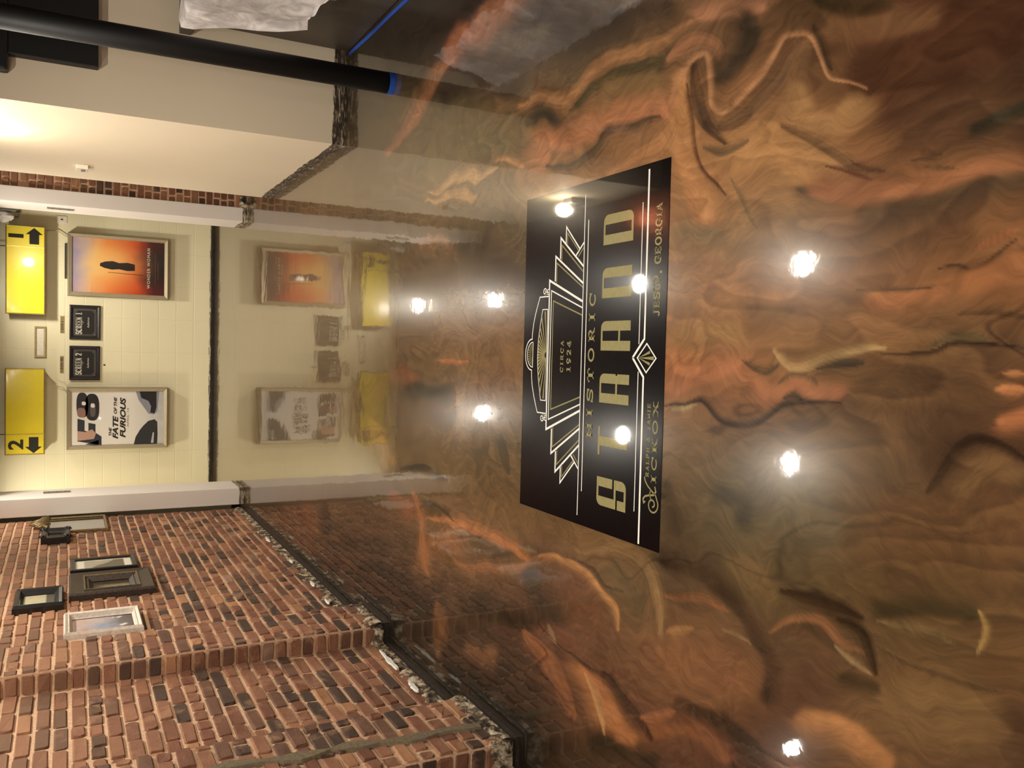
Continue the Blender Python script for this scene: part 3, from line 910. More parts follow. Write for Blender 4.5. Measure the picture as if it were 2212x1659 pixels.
hs.poly([(3.2, Y_BACK, 0), (3.2, Y_IN, 0), (3.2, Y_IN, H_HALL + .25), (3.2, Y_BACK, H_HALL + .25)])
hs.poly([(3.2, Y_IN, 0), (1.41, Y_IN, 0), (1.41, Y_IN, H_HALL + .25), (3.2, Y_IN, H_HALL + .25)])
struct(hs.build('wall_hall_right', M['hall_side']))
hc = MB(); hc.box(-3.2, 3.2, Y_IN - .01, Y_BACK + .05, H_HALL + .02, H_HALL + .08)
struct(hc.build('ceiling_hall', M['hall_ceiling']))

# lobby shell
bt = MB()
bt.poly([(X_BOOTH, Y_BOOTH, 0), (4.5, Y_BOOTH, 0), (4.5, Y_BOOTH, H_MAIN), (X_BOOTH, Y_BOOTH, H_MAIN)])
bt.poly([(X_BOOTH, Y_BOOTH2, 0), (X_BOOTH, Y_BOOTH, 0), (X_BOOTH, Y_BOOTH, H_MAIN), (X_BOOTH, Y_BOOTH2, H_MAIN)])
bt.poly([(4.5, Y_BOOTH2, 0), (X_BOOTH, Y_BOOTH2, 0), (X_BOOTH, Y_BOOTH2, H_MAIN), (4.5, Y_BOOTH2, H_MAIN)])
struct(bt.build('wall_booth', M['booth']))
wr = MB(); wr.poly([(4.5, 9.14, 0), (4.5, -3, 0), (4.5, -3, H_MAIN), (4.5, 9.14, H_MAIN)])
struct(wr.build('wall_right', M['lobby']))
wf = MB(); wf.poly([(4.5, -3, 0), (X_WALL, -3, 0), (X_WALL, -3, H_MAIN), (4.5, -3, H_MAIN)])
struct(wf.build('wall_front', M['lobby']))
cl = MB(); cl.box(-1.9, 4.6, -3.05, Y_OPEN + .1, H_MAIN, H_MAIN + .06)
struct(cl.build('ceiling', M['tin']))

# ------------------------------------------------------------------ lettering
def bfont(text, shear=0.0, bold=0.0, spacing=1.0):
    """outline of the built-in typeface, normalised to a unit box"""
    cu = bpy.data.curves.new('lettering_source', 'FONT')
    cu.body = text; cu.shear = shear; cu.offset = bold; cu.space_character = spacing
    cu.resolution_u = 4
    o = bpy.data.objects.new('lettering_source', cu); COL.objects.link(o)
    bpy.context.view_layer.update()
    me = bpy.data.meshes.new_from_object(o.evaluated_get(bpy.context.evaluated_depsgraph_get()))
    v = np.array([tuple(p.co)[:2] for p in me.vertices]); f = [list(p.vertices) for p in me.polygons]
    bpy.data.objects.remove(o); bpy.data.curves.remove(cu); bpy.data.meshes.remove(me)
    mn, mx = v.min(0), v.max(0)
    return (v - mn) / (mx - mn), f

def arc(cx, cy, rx, ry, a0, a1, n=14):
    return [(cx + rx * math.cos(math.radians(a0 + (a1 - a0) * k / n)), cy + ry * math.sin(math.radians(a0 + (a1 - a0) * k / n))) for k in range(n + 1)]

def V(x, y0=0, y1=1, t=.2): return ('r', x - t / 2, y0, x + t / 2, y1)
def Sf(x, y, w=.2, t=.1): return ('r', x - w, y, x + w, y + t) if y < .5 else ('r', x - w, y - t, x + w, y)
def Ln(pts, t=.16): return ('l', pts, t)
SLAB = {
 'H': [V(.2), V(.8), ('r', .2, .45, .8, .55), Sf(.2, 0), Sf(.2, 1), Sf(.8, 0), Sf(.8, 1)],
 'I': [V(.5, t=.34), Sf(.5, 0, .4), Sf(.5, 1, .4)],
 'S': [Ln(arc(.5, .74, .34, .2, 20, 180) + arc(.5, .74, .34, .22, 180, 270, 6)[1:] + arc(.5, .28, .36, .23, 90, 0, 6)[1:] + arc(.5, .28, .36, .22, 0, -165)[1:], .15), ('r', .84, .62, .94, 1), ('r', .05, 0, .15, .36)],
 'T': [V(.5), ('r', .02, .88, .98, 1), Sf(.5, 0, .24), ('r', .02, .66, .12, 1), ('r', .88, .66, .98, 1)],
 'O': [Ln(arc(.5, .5, .41, .43, 0, 360, 26), .16)],
 'R': [V(.24), Sf(.24, 0), ('r', .04, .9, .5, 1), ('r', .24, .44, .5, .54), Ln(arc(.5, .72, .26, .23, 90, -90), .15), Ln([(.5, .5), (.8, .06)], .17), ('r', .68, 0, .98, .1)],
 'C': [Ln(arc(.52, .5, .41, .43, 38, 318, 22), .16), ('r', .84, .62, .94, .98)],
 'G': [Ln(arc(.5, .5, .41, .43, 42, 330, 22), .16), ('r', .82, .64, .92, .98), V(.82, .06, .46, .17), ('r', .58, .4, .98, .5)],
 'A': [Ln([(.16, .04), (.5, .97)], .1), Ln([(.84, .04), (.5, .97)], .19), ('r', .28, .28, .72, .38), Sf(.14, 0, .14), Sf(.84, 0, .16)],
 'J': [V(.62, .25, 1), Ln(arc(.38, .25, .24, .2, 0, -170), .15), Sf(.62, 1, .26)],
 'E': [V(.24), ('r', .04, .9, .9, 1), ('r', .04, 0, .92, .1), ('r', .24, .45, .66, .55), ('r', .8, .7, .9, 1), ('r', .82, 0, .92, .3), ('r', .58, .34, .67, .66)],
 'U': [V(.22, .3, 1), V(.8, .3, 1, .14), Ln(arc(.51, .32, .29, .27, 180, 360), .15), Sf(.22, 1), Sf(.8, 1, .18)],
 'P': [V(.24), Sf(.24, 0, .22), ('r', .04, .9, .5, 1), ('r', .24, .4, .5, .5), Ln(arc(.52, .7, .3, .25, 90, -90), .16)],
 'L': [V(.3), Sf(.3, 1, .24), ('r', .06, 0, .92, .1), ('r', .82, 0, .92, .36)],
 'M': [V(.16, t=.1), V(.86, t=.18), Ln([(.16, .97), (.5, .1)], .17), Ln([(.84, .97), (.5, .1)], .1), Sf(.14, 0, .14), Sf(.86, 0, .16), Sf(.14, 1, .14), Sf(.86, 1, .16)],
 'K': [V(.22), Ln([(.3, .42), (.82, .95)], .1), Ln([(.42, .58), (.82, .05)], .18), Sf(.22, 0, .2), Sf(.22, 1, .2), Sf(.82, 0, .18), Sf(.8, 1, .18)],
 'X': [Ln([(.16, .95), (.84, .05)], .2), Ln([(.82, .95), (.18, .05)], .1), Sf(.17, 0, .17), Sf(.17, 1, .19), Sf(.83, 0, .19), Sf(.82, 1, .17)],
 'N': [V(.16, t=.12), V(.86, t=.12), Ln([(.16, .96), (.86, .04)], .18), Sf(.14, 0, .14), Sf(.14, 1, .12), Sf(.86, 1, .14)],
 '&': [Ln([(.92, .05), (.3, .72)] + arc(.45, .8, .17, .16, 190, -20) + [(.2, .4)] + arc(.38, .24, .26, .2, 150, 330), .13)],
 '1': [V(.52, t=.24), Sf(.52, 0, .36), ('r', .24, .86, .5, .96)],
 '9': [Ln(arc(.5, .68, .3, .27, 0, 360, 20), .16), Ln([(.8, .66), (.74, .3), (.5, .07), (.24, .1)], .15)],
 '2': [Ln(arc(.48, .7, .3, .24, 170, -30) + [(.2, .1)], .15), ('r', .16, 0, .88, .12), ('r', .8, 0, .88, .26)],
 '4': [V(.66, t=.2), Ln([(.6, .96), (.1, .34)], .11), ('r', .06, .25, .96, .35), Sf(.66, 0, .24)],
 ',': [Ln([(.5, .16), (.5, .02), (.38, -.2)], .2)],
}
def ribbon(pts, t, asp=1.0):
    """quads of width t along a polyline; asp = glyph width / height so strokes keep their weight"""
    P = [Vector((p[0] * asp, p[1])) for p in pts]
    verts, faces = [], []
    n = len(P)
    closed = (P[0] - P[-1]).length < 1e-6
    for k in range(n):
        a = P[k - 1] if k else (P[n - 2] if closed else P[0])
        b = P[k + 1] if k < n - 1 else (P[1] if closed else P[k])
        d1 = (P[k] - a); d2 = (b - P[k])
        if d1.length < 1e-9: d1 = d2
        if d2.length < 1e-9: d2 = d1
        d1.normalize(); d2.normalize()
        m = (d1 + d2)
        if m.length < 1e-6: m = d1
        m.normalize()
        nrm = Vector((-m.y, m.x)); k2 = 1 / max(.45, nrm.dot(Vector((-d1.y, d1.x))))
        for sgn in (1, -1):
            q = P[k] + nrm * (sgn * t / 2 * k2); verts.append((q.x / asp, q.y))
    for k in range(n - 1):
        faces.append([2 * k, 2 * k + 1, 2 * k + 3, 2 * k + 2])
    return verts, faces

def slab_text(mb, text, P0, PU, PV, w, h, gap=.25, z=0.0, N=(0, 0, 1), narrow='I1,', nw=.62, c=(1, 1, 1)):
    """slab-serif lettering from lower-left corner P0 along PU (width w) and PV (height h)"""
    P0, PU, PV, N = (np.array(a, float) for a in (P0, PU, PV, N))
    ws = [(.45 if ch == ',' else nw if ch in narrow else (.7 if ch == ' ' else 1.0)) for ch in text]
    tot = sum(ws) + gap * (len(text) - 1)
    unit = w / tot
    u = 0.0
    for ch, cw in zip(text, ws):
        if ch in SLAB:
            gw = unit * cw
            for e in SLAB[ch]:
                if e[0] == 'r':
                    k = .014; vs = [(e[1] - k, e[2]), (e[3] + k, e[2]), (e[3] + k, e[4]), (e[1] - k, e[4])]; vs = [(a, b + (k if b == e[4] and b < .99 else 0) - (k if b == e[2] and b > .01 else 0)) for a, b in vs]; fs = [[0, 1, 2, 3]]
                else:
                    vs, fs = ribbon(e[1], e[2] * 1.2, gw / h)
                mb.extend([P0 + PU * (u + a * gw) + PV * (b * h) + N * z for a, b in vs], fs, c)
        u += unit * (cw + gap)

def plain_text(mb, text, P0, PU, PV, w, h, N=(0, 0, 1), z=0.0, shear=0.0, bold=0.0, spacing=1.0, c=(1, 1, 1)):
    P0, PU, PV, N = (np.array(a, float) for a in (P0, PU, PV, N))
    v, f = bfont(text, shear, bold, spacing)
    mb.extend([P0 + PU * (a * w) + PV * (b * h) + N * z for a, b in v], f, c)

# ------------------------------------------------------------------ the black sign set into the floor
LX, LY, LW, LD = -0.0052, 2.5976, 1.2408, 0.9299
sign = thing('floor_sign', 'large glossy black theatre sign with white and gold lettering set into the marbled floor', 'floor sign', (LX, LY, 0))
LC = LX - 0.006           # axis of the artwork
ZP = 0.0016
b = MB(); b.rbox(LX - LW / 2, LX + LW / 2, LY - LD / 2, LY + LD / 2, 0.0, ZP, .0006)
b.build('black_panel', M['black_vinyl'], sign)
EX, EY = np.array([1.0, 0, 0]), np.array([0, 1.0, 0])
def lg(u, v, z): return np.array([LC + u, LY + v, z])
def art(mb, pts, t, z=ZP + .0004, both=False, closed=False):
    if closed: pts = list(pts) + [pts[0]]
    for s in ((1, -1) if both else (1,)):
        vs, fs = ribbon([(p[0] * s, p[1]) for p in pts], t)
        mb.extend([lg(a, b_, z) for a, b_ in vs], fs)
w = MB(); g = MB()
GZ = ZP + .0004
# rules
art(w, [(-.582, .022), (.582, .022)], .0045); art(w, [(-.49, -.003), (.49, -.003)], .0045)
art(w, [(.506, -.327), (.045, -.327)], .0038, both=True)
art(w, [(.608, -.356), (.062, -.356), (0, -.294)], .0085, both=True)
art(w, [(0, -.320), (.047, -.370), (0, -.420), (-.047, -.370)], .0048, closed=True)
# fan in the diamond
for k in range(9):
    a = math.radians(200 + k * 17.5)
    tip = (math.cos(a) * .12, -.326 + math.sin(a) * .12)
    # clip to the diamond
    for q in range(60):
        t = q / 59 * .12
        X, Y = math.cos(a) * t, -.326 + math.sin(a) * t
        if abs(X) / .038 + abs(Y + .370) / .041 > 1 and q > 3: break
    L_ = max(0.008, t - .002)
    da = math.radians(4.2)
    g.poly([lg(0, -.327, GZ), lg(math.cos(a - da) * L_, -.326 + math.sin(a - da) * L_, GZ), lg(math.cos(a + da) * L_, -.326 + math.sin(a + da) * L_, GZ)])
# marquee panel
art(w, [(-.199, .024), (-.289, .265), (.289, .265), (.199, .024)], .0085)
art(w, [(-.176, .024), (-.249, .249), (.249, .249), (.176, .024)], .005)
art(g, [(-.149, .024), (-.209, .233), (.209, .233), (.149, .024)], .005)
# stepped wings
art(w, [(.283, .2225), (.378, .2225), (.265, .024)], .0075, both=True); art(g, [(.276, .2125), (.352, .2125), (.250, .024)], .005, both=True)
art(w, [(.366, .188), (.445, .188), (.326, .024)], .0075, both=True); art(g, [(.356, .178), (.416, .178), (.306, .024)], .005, both=True)
art(w, [(.420, .1495), (.482, .1495), (.392, .052)], .0065, both=True); art(g, [(.411, .139), (.458, .139), (.384, .058)], .0045, both=True)
art(w, [(.412, .024), (.368, .078)], .0065, both=True); art(g, [(.395, .024), (.364, .060)], .0045, both=True)
# pediment, dome and fans
art(w, [(.228, .266), (.228, .338)] + [(.228 - (.228 - .062) * k / 8, .338 + .055 * math.sin(math.pi / 2 * k / 8)) for k in range(1, 9)] + arc(0, .394, .062, .052, 0, 90, 10)[1:], .0045, both=True)
art(w, [(-.05, .385), (.05, .385)] + arc(0, .385, .05, .046, 0, 180, 16), .0035)
for k in range(13):
    a = math.radians(9 + k * 13.5); da = math.radians(2.8)
    g.poly([lg(math.cos(a) * .006, .386 + math.sin(a) * .006, GZ), lg(math.cos(a - da) * .044, .386 + math.sin(a - da) * .040, GZ), lg(math.cos(a + da) * .044, .386 + math.sin(a + da) * .040, GZ)])
fan_top = [(.178 - .178 * 2 * k / 20, .314 + .032 * math.sin(math.pi * k / 20)) for k in range(21)]
art(w, [(-.178, .275), (.178, .275)] + fan_top + [(-.178, .275)], .0035)
for k in range(17):
    a = math.radians(6 + k * 10.5)
    ca, sa = math.cos(a), math.sin(a)
    t = min(.178, .171 / max(abs(ca), 1e-3))
    for q in range(160):
        r_ = q / 159 * t
        X, Y = ca * r_, sa * r_
        if Y > .036 + .031 * math.cos(X / .178 * math.pi / 2): break
    wdt = .0045
    nx_, ny_ = -sa * wdt, ca * wdt
    e0 = (ca * .012, .278 + sa * .012); e1 = (ca * r_, .276 + sa * r_)
    g.poly([lg(e0[0] - nx_ * .3, e0[1] - ny_ * .3, GZ), lg(e1[0] - nx_, e1[1] - ny_, GZ), lg(e1[0] + nx_, e1[1] + ny_, GZ), lg(e0[0] + nx_ * .3, e0[1] + ny_ * .3, GZ)])
# scrolls beside the pediment
def spiral(cx, cy, r0, turns, a0, n=26): return [(cx + r0 * (1 - .82 * k / n) * math.cos(a0 + turns * 2 * math.pi * k / n), cy + r0 * (1 - .82 * k / n) * math.sin(a0 + turns * 2 * math.pi * k / n)) for k in range(n + 1)]
art(w, spiral(.247, .300, .017, 1.5, math.radians(180)), .0042, both=True)
art(w, spiral(.247, .275, .013, 1.4, math.radians(120)), .0040, both=True)
art(w, [(.230, .296), (.240, .286), (.236, .276)], .004, both=True)
w.build('white_linework', M['white_ink'], sign)
# words
g.build('gold_linework', M['gold_ink'], sign)
t_ = MB(); slab_text(t_, 'CIRCA', lg(-.064, .148, GZ), EX, EY, .120, .022, .28); t_.build('word', M['gold_ink'], sign)
t_ = MB(); slab_text(t_, '1924', lg(-.064, .094, GZ), EX, EY, .120, .030, .22, narrow=','); t_.build('year', M['gold_ink'], sign)
def spaced(text, u0, v0, w_, h_, gap, nw=.62):
    """every letter its own part"""
    ws = [nw if ch == 'I' else 1.0 for ch in text]
    unit = w_ / (sum(ws) + gap * (len(text) - 1)); u = u0
    for ch, cw in zip(text, ws):
        m = MB(); slab_text(m, ch, lg(u, v0, GZ), EX, EY, unit * cw, h_, 0, narrow='')
        m.build('letter', M['gold_ink'], sign)
        u += unit * (cw + gap)
spaced('HISTORIC', -.290, -.062, .518, .040, .42)
t_ = MB(); slab_text(t_, 'JESUP,', lg(.133, -.431, GZ), EX, EY, .146, .034, .12, nw=.55)
t_.build('word', M['gold_ink'], sign)
t_ = MB(); slab_text(t_, 'GEORGIA', lg(.300, -.431, GZ), EX, EY, .191, .034, .12, nw=.55)
t_.build('word', M['gold_ink'], sign)
t_ = MB(); slab_text(t_, 'RALPH & JAMIE', lg(-.383, -.401, GZ), EX, EY, .238, .0175, .22)
slab_text(t_, 'ICKOX', lg(-.400, -.440, GZ), EX, EY, .262, .027, .26)
# flourished capital H
art(t_, spiral(-.468, -.424, .030, -1.35, math.radians(-60)), .0052)
art(t_, [(-.454, -.449), (-.436, -.440), (-.424, -.418), (-.412, -.398), (-.398, -.384), (-.384, -.378)], .0052)
art(t_, [(-.462, -.386), (-.468, -.378), (-.456, -.374), (-.446, -.384), (-.440, -.405), (-.436, -.428), (-.424, -.440), (-.408, -.434)], .0060)
art(t_, [(-.452, -.416), (-.436, -.408), (-.420, -.414)], .004)
t_.build('owner_lettering', M['gold_ink'], sign)

def deco(letter, u0, u1):
    """tall condensed capitals: thick stems, hairline bars, clipped corners"""
    mb = MB(); top, H = -.102, .176; W = u1 - u0
    def R(a, b_, c, d): mb.poly([lg(u0 + W * a, top - H * d, GZ), lg(u0 + W * b_, top - H * d, GZ), lg(u0 + W * b_, top - H * c, GZ), lg(u0 + W * a, top - H * c, GZ)])
    def RC(a, b_, c, d, corner):                # rect with one rounded corner
        rx, ry = min(.24, (b_ - a)) * W, .16 * H
        x0, x1, y1, y0 = u0 + W * a, u0 + W * b_, top - H * c, top - H * d
        P = []
        for cn, (cx, cy), (sx, sy), a0 in (('BL', (x0, y0), (1, 1), 180), ('BR', (x1, y0), (-1, 1), 270), ('TR', (x1, y1), (-1, -1), 0), ('TL', (x0, y1), (1, -1), 90)):
            if cn in corner: P += arc(cx + sx * rx, cy + sy * ry, rx, ry, a0, a0 + 90, 8)
            else: P.append((cx, cy))
        mb.poly([lg(p[0], p[1], GZ) for p in P])
    s = .33
    if letter == 'S':
        RC(0, s, 0, .665, 'TL'); R(s, .67, 0, .065); RC(.67, 1, 0, .54, ''); R(s, 1, .6, .665)
        RC(.67, 1, .66, 1, 'BR'); R(s, .67, .935, 1); R(0, s, .715, 1)
    if letter == 'T': R(0, 1, 0, .065); R(.335, .66, .065, 1)
    if letter == 'R':
        RC(0, s, 0, 1, ''); R(s, .67, 0, .06); RC(.67, 1, 0, .55, 'TR'); R(s, .95, .55, .61); RC(.67, 1, .61, 1, '')
    if letter == 'A': RC(0, s, 0, 1, ''); R(s, .67, 0, .06); RC(.67, 1, 0, 1, 'TR'); R(s, .67, .6, .66)
    if letter == 'N': RC(0, s, 0, 1, ''); R(s, .67, 0, .06); RC(.67, 1, 0, 1, 'TR')
    if letter == 'D': RC(0, s, 0, 1, ''); R(s, .67, 0, .06); RC(.67, 1, 0, 1, 'TR BR'); R(s, .67, .935, 1)
    mb.build('letter', M['gold_ink'], sign)
for ch, a, b_ in (('S', -.520, -.420), ('T', -.344, -.243), ('R', -.160, -.058), ('A', .022, .124), ('N', .204, .308), ('D', .388, .492)):
    deco(ch, a, b_)

# ------------------------------------------------------------------ pole, tape, counter and sheet
pole = thing('support_pole', 'round black steel pole with a ring of blue tape at its foot', 'pole', (1.526, 4.735, 0))
p_ = MB(); p_.tube([(1.526, 4.735, 0.0), (1.52, 4.735, H_MAIN)], .060, 32, cap=True)
p_.build('shaft', M['pole'], pole, smooth=True)
p_ = MB(); p_.tube([(1.526, 4.735, .001), (1.526, 4.735, .034)], .0614, 32, cap=False)
p_.build('tape_ring', M['tape'], pole, smooth=True)
tp = MB(); n = 30
for k in range(n):
    y0, y1 = 5.60 - k * .1, 5.60 - (k + 1) * .1
    xa = lambda y: 1.935 - .02 * (5.6 - y) + .003 * math.sin(y * 7)
    tp.poly([(xa(y0), y0, .0015), (xa(y0) + .026, y0, .0015), (xa(y1) + .026, y1, .0015), (xa(y1), y1, .0015)])
tag(tp.build('masking_tape', M['tape']), 'long strip of blue masking tape on the floor along the counter foot', 'tape')

ct = thing('concession_counter', 'dark charcoal concession counter standing against the cream wall behind the pole', 'counter', (2.6, 4.1, 0))
c_ = MB(); c_.rbox(1.975, 3.0, 2.2, Y_BOOTH - .03, .0, .985, .006); c_.build('body', M['counter'], ct)
c_ = MB(); c_.rbox(1.90, 3.05, 2.15, Y_BOOTH - .004, .985, 1.055, .008); c_.build('counter_top', M['counter_top'], ct)

sh = MB()
nu, nv = 60, 30
prof = [(2.55, 1.062), (2.3, 1.064), (2.05, 1.066), (1.93, 1.07), (1.885, 1.055), (1.875, 1.0), (1.885, .9), (1.90, .75), (1.905, .6), (1.90, .45), (1.90, .36)]
grid = []
for i in range(nu + 1):
    y = 3.3 + (5.52 - 3.3) * i / nu
    row = []
    hem = .96 - .10 * (.5 + .5 * math.sin(y * 6.1 + 1))
    for k in range(nv + 1):
        t = k / nv * (len(prof) - 1)
        lim = 4 + (len(prof) - 5) * hem
        t = min(t, lim)
        a = int(min(t, len(prof) - 2)); fr = t - a
        x = prof[a][0] * (1 - fr) + prof[a + 1][0] * fr; z = prof[a][1] * (1 - fr) + prof[a + 1][1] * fr
        drop = max(0, 1.04 - z)
        x -= .006 + .028 * min(1, drop * 2) * (math.sin(y * 17 + z * 3) + .5 * math.sin(y * 41 - z * 6)) * .5 + .02 * min(1, drop * 2)
        z += (.004 * math.sin(y * 23 + x * 17) + .005) if drop < .02 else 0
        far = 5.10 + .36 * min(1, max(0, (z - .38) / .67)) + .02 * math.sin(z * 13)
        ye = 3.3 + (far - 3.3) * i / nu
        row.append(sh.vert((x, ye, z)))
    grid.append(row)
for i in range(nu):
    for k in range(nv):
        q = [grid[i][k], grid[i + 1][k], grid[i + 1][k + 1], grid[i][k + 1]]
        sh.f.append(q)
o = sh.build('plastic_sheet', M['film'], smooth=True)
tag(o, 'crumpled translucent white plastic sheet draped over the dark counter', 'plastic sheet')

bp = thing('wall_cabinet', 'matte black wall unit with wider top hung on the cream wall behind the pole', 'wall unit', (1.78, Y_BOOTH, 1.5))
q = MB(); q.rbox(1.60, 1.99, Y_BOOTH - .07, Y_BOOTH + .001, 1.50, 1.96, .006); q.build('lower_box', M['matte_black'], bp)
q = MB(); q.rbox(1.50, 2.25, Y_BOOTH - .085, Y_BOOTH + .001, 1.955, 2.45, .018); q.build('upper_box', M['matte_black'], bp)

# small white sensor box and dents on the booth's lit side
ws = thing('wall_sensor', 'small white plastic thermostat box on the lit cream wall', 'thermostat', (X_BOOTH, 7.5, 1.55))
q = MB(); q.rbox(X_BOOTH - .03, X_BOOTH + .001, 7.42, 7.56, 1.515, 1.60, .006); q.build('housing', M['white_plastic'], ws)
q = MB(); q.rbox(X_BOOTH - .034, X_BOOTH - .028, 7.45, 7.53, 1.535, 1.565, .002); q.build('cover', M['grey_metal'], ws)

# ------------------------------------------------------------------ wall of the back hall
W_U, W_V, W_N = (1, 0, 0), (0, 0, 1), (0, -1, 0)
def poster_box(x0, x1, z0, z1, label, depth=.10):
    cx, cz = (x0 + x1) / 2, (z0 + z1) / 2
    t = thing('poster_case', label, 'framed poster', (cx, Y_BACK, z0), 'framed film posters in the back hall')
    O = (cx, Y_BACK, cz); w_, h_ = x1 - x0, z1 - z0
    m = MB(); m.rings(O, W_U, W_V, W_N, w_, h_, [(0, -.001), (0, depth * .8)]); m.build('case_side', M['silver_edge'], t)
    m = MB(); m.rings(O, W_U, W_V, W_N, w_, h_, [(0, depth * .78), (0, depth), (.012, depth + .012), (.045, depth + .004), (.05, depth - .012)]); m.build('frame', M['silver'], t)
    return t, np.array([cx, Y_BACK - depth + .008, cz]), w_ - .096, h_ - .096

def art_grid(mb, C, w_, h_, fn, nx_=24, ny_=36):
    ids = [[mb.vert(C + np.array([(i / nx_ - .5) * w_, 0, (j / ny_ - .5) * h_]), fn(i / nx_, j / ny_)) for i in range(nx_ + 1)] for j in range(ny_ + 1)]
    for j in range(ny_):
        for i in range(nx_):
            mb.f.append([ids[j][i], ids[j][i + 1], ids[j + 1][i + 1], ids[j + 1][i]])

def lerp_stops(t, stops):
    for (a, ca), (b_, cb) in zip(stops[:-1], stops[1:]):
        if t <= b_:
            f = (t - a) / (b_ - a); f = max(0, min(1, f))
            return [x * (1 - f) + y_ * f for x, y_ in zip(lin(ca), lin(cb))]
    return lin(stops[-1][1])

# orange poster (plain sunset stand-in with its title)
t, C, pw, ph = poster_box(.528, 1.262, .556, 1.652, 'framed film poster with an orange sunset sky under the right yellow sign')
m = MB()
def sunset(u, v):
    n = float(vnoise(np.array([u * 5 + 3]), np.array([v * 6]), 31)[0]) + .5 * float(vnoise(np.array([u * 13]), np.array([v * 15]), 32)[0])
    base = lerp_stops(v + n * .07, [(0, (30, 18, 22)), (.14, (44, 20, 26)), (.24, (126, 40, 24)), (.36, (222, 96, 40)), (.62, (246, 150, 70)), (.76, (246, 190, 120)), (.88, (200, 176, 170)), (1, (150, 140, 176))])
    gl = math.exp(-((u - .55) ** 2 / .09 + (v - .6) ** 2 / .07))
    rim = abs(u - .55) * .9
    hot = lin((255, 214, 130)); red = lin((206, 64, 30))
    c = [b_ * (1 - gl * .6) + h_ * gl * .6 for b_, h_ in zip(base, hot)]
    k = max(0, rim - .18) * 1.2 * (1 if .2 < v < .8 else .3)
    return [c_ * (1 - k) + r_ * k for c_, r_ in zip(c, red)]
art_grid(m, C, pw, ph, sunset, 36, 54)
def pp(u, v, out=.001): return C + np.array([(u - .5) * pw, -out, (v - .5) * ph])
dk = lin((34, 24, 24))
blob = [(.44, .33), (.56, .33), (.585, .41), (.57, .50), (.60, .57), (.585, .65), (.55, .705), (.50, .71), (.465, .66), (.44, .58), (.455, .5), (.43, .41)]
m.poly([pp(a, b_) for a, b_ in blob], dk)                       # plain dark upright shape
m.poly([pp(.36, .24), (pp(.37, .24)), pp(.392, .62), pp(.384, .62)], lin((70, 34, 24)))
plain_text(m, 'WONDER WOMAN', pp(.12, .160, .0015), W_U, W_V, pw * .76, ph * .034, W_N, 0, bold=.012, spacing=1.3, c=lin((226, 214, 200)))
m.poly([pp(.2, .10, .0012), pp(.8, .10, .0012), pp(.8, .103, .0012), pp(.2, .103, .0012)], lin((120, 96, 84)))
m.poly([pp(.3, .07, .0012), pp(.62, .07, .0012), pp(.62, .073, .0012), pp(.3, .073, .0012)], lin((120, 96, 84)))
m.build('poster', M['print'], t)
m = MB(); m.tube([(1.20, Y_BACK - .02, 1.63), (1.235, Y_BACK - .03, 1.70), (1.28, Y_BACK - .025, 1.76), (1.27, Y_BACK - .02, 1.88)], .005, 8)
m.build('cable', M['cable'], t, smooth=True)

# white poster (plain stand-in with its wording)
t, C, pw, ph = poster_box(-1.285, -.548, .552, 1.655, 'framed white film poster with dark block shapes under the left yellow sign')
m = MB()
def snowy(u, v):
    n = float(vnoise(np.array([u * 4]), np.array([v * 5]), 41)[0]) + .5 * float(vnoise(np.array([u * 12]), np.array([v * 12]), 42)[0])
    k = max(0, .36 - v) * (.9 + n)
    a, b_ = lin((232, 226, 218)), lin((150, 152, 160))
    k = max(0, min(.7, k * 1.5))
    return [x * (1 - k) + y_ * k for x, y_ in zip(a, b_)]
art_grid(m, C, pw, ph, snowy, 20, 32)
ink = lin((22, 22, 24)); navy = lin((40, 46, 60)); slate = lin((70, 66, 70)); tan_ = lin((190, 150, 132))
def shape(pts, c, out=.001): m.poly([pp(a, b_, out) for a, b_ in pts], c)
# large F8 in slabs of dark tones
shape([(.02, .855), (.10, .71), (.0, .71), (.0, .76)], slate)
shape([(.08, .935), (.50, .935), (.465, .86), (.275, .86), (.26, .82), (.42, .82), (.395, .745), (.235, .745), (.16, .68), (.0, .68)], navy)
shape([(.09, .935), (.27, .935), (.25, .85), (.3, .78), (.22, .74), (.12, .76)], tan_, .0013)
def lobe(cx, cy, rx, ry, c, out=.001, k=.16): shape([(cx + rx * math.copysign(abs(math.cos(a)) ** .75, math.cos(a)) + k * ry * math.sin(a), cy + ry * math.copysign(abs(math.sin(a)) ** .75, math.sin(a))) for a in [2 * math.pi * j / 28 for j in range(28)]], c, out)
lobe(.75, .885, .23, .062, lin((44, 40, 46))); lobe(.71, .78, .25, .075, lin((34, 30, 34)))
lobe(.61, .895, .09, .045, lin((150, 112, 98)), .0012); lobe(.66, .775, .13, .03, lin((92, 84, 84)), .0012)
lobe(.78, .87, .035, .022, lin((232, 226, 218)), .0014); lobe(.74, .775, .04, .022, lin((232, 226, 218)), .0014)
for txt, u, v, wd, hh in (('THE', .17, .572, .16, .03), ('FATE', .11, .502, .44, .060), ('OF THE', .58, .516, .32, .034), ('FURIOUS', .13, .420, .76, .063)):
    plain_text(m, txt, pp(u, v, .0015), W_U, W_V, pw * wd, ph * hh, W_N, 0, shear=.28, bold=.04, c=lin((26, 24, 24)))
plain_text(m, 'APRIL 14', pp(.33, .385, .0015), W_U, W_V, pw * .36, ph * .022, W_N, 0, bold=.015, c=lin((150, 140, 128)))
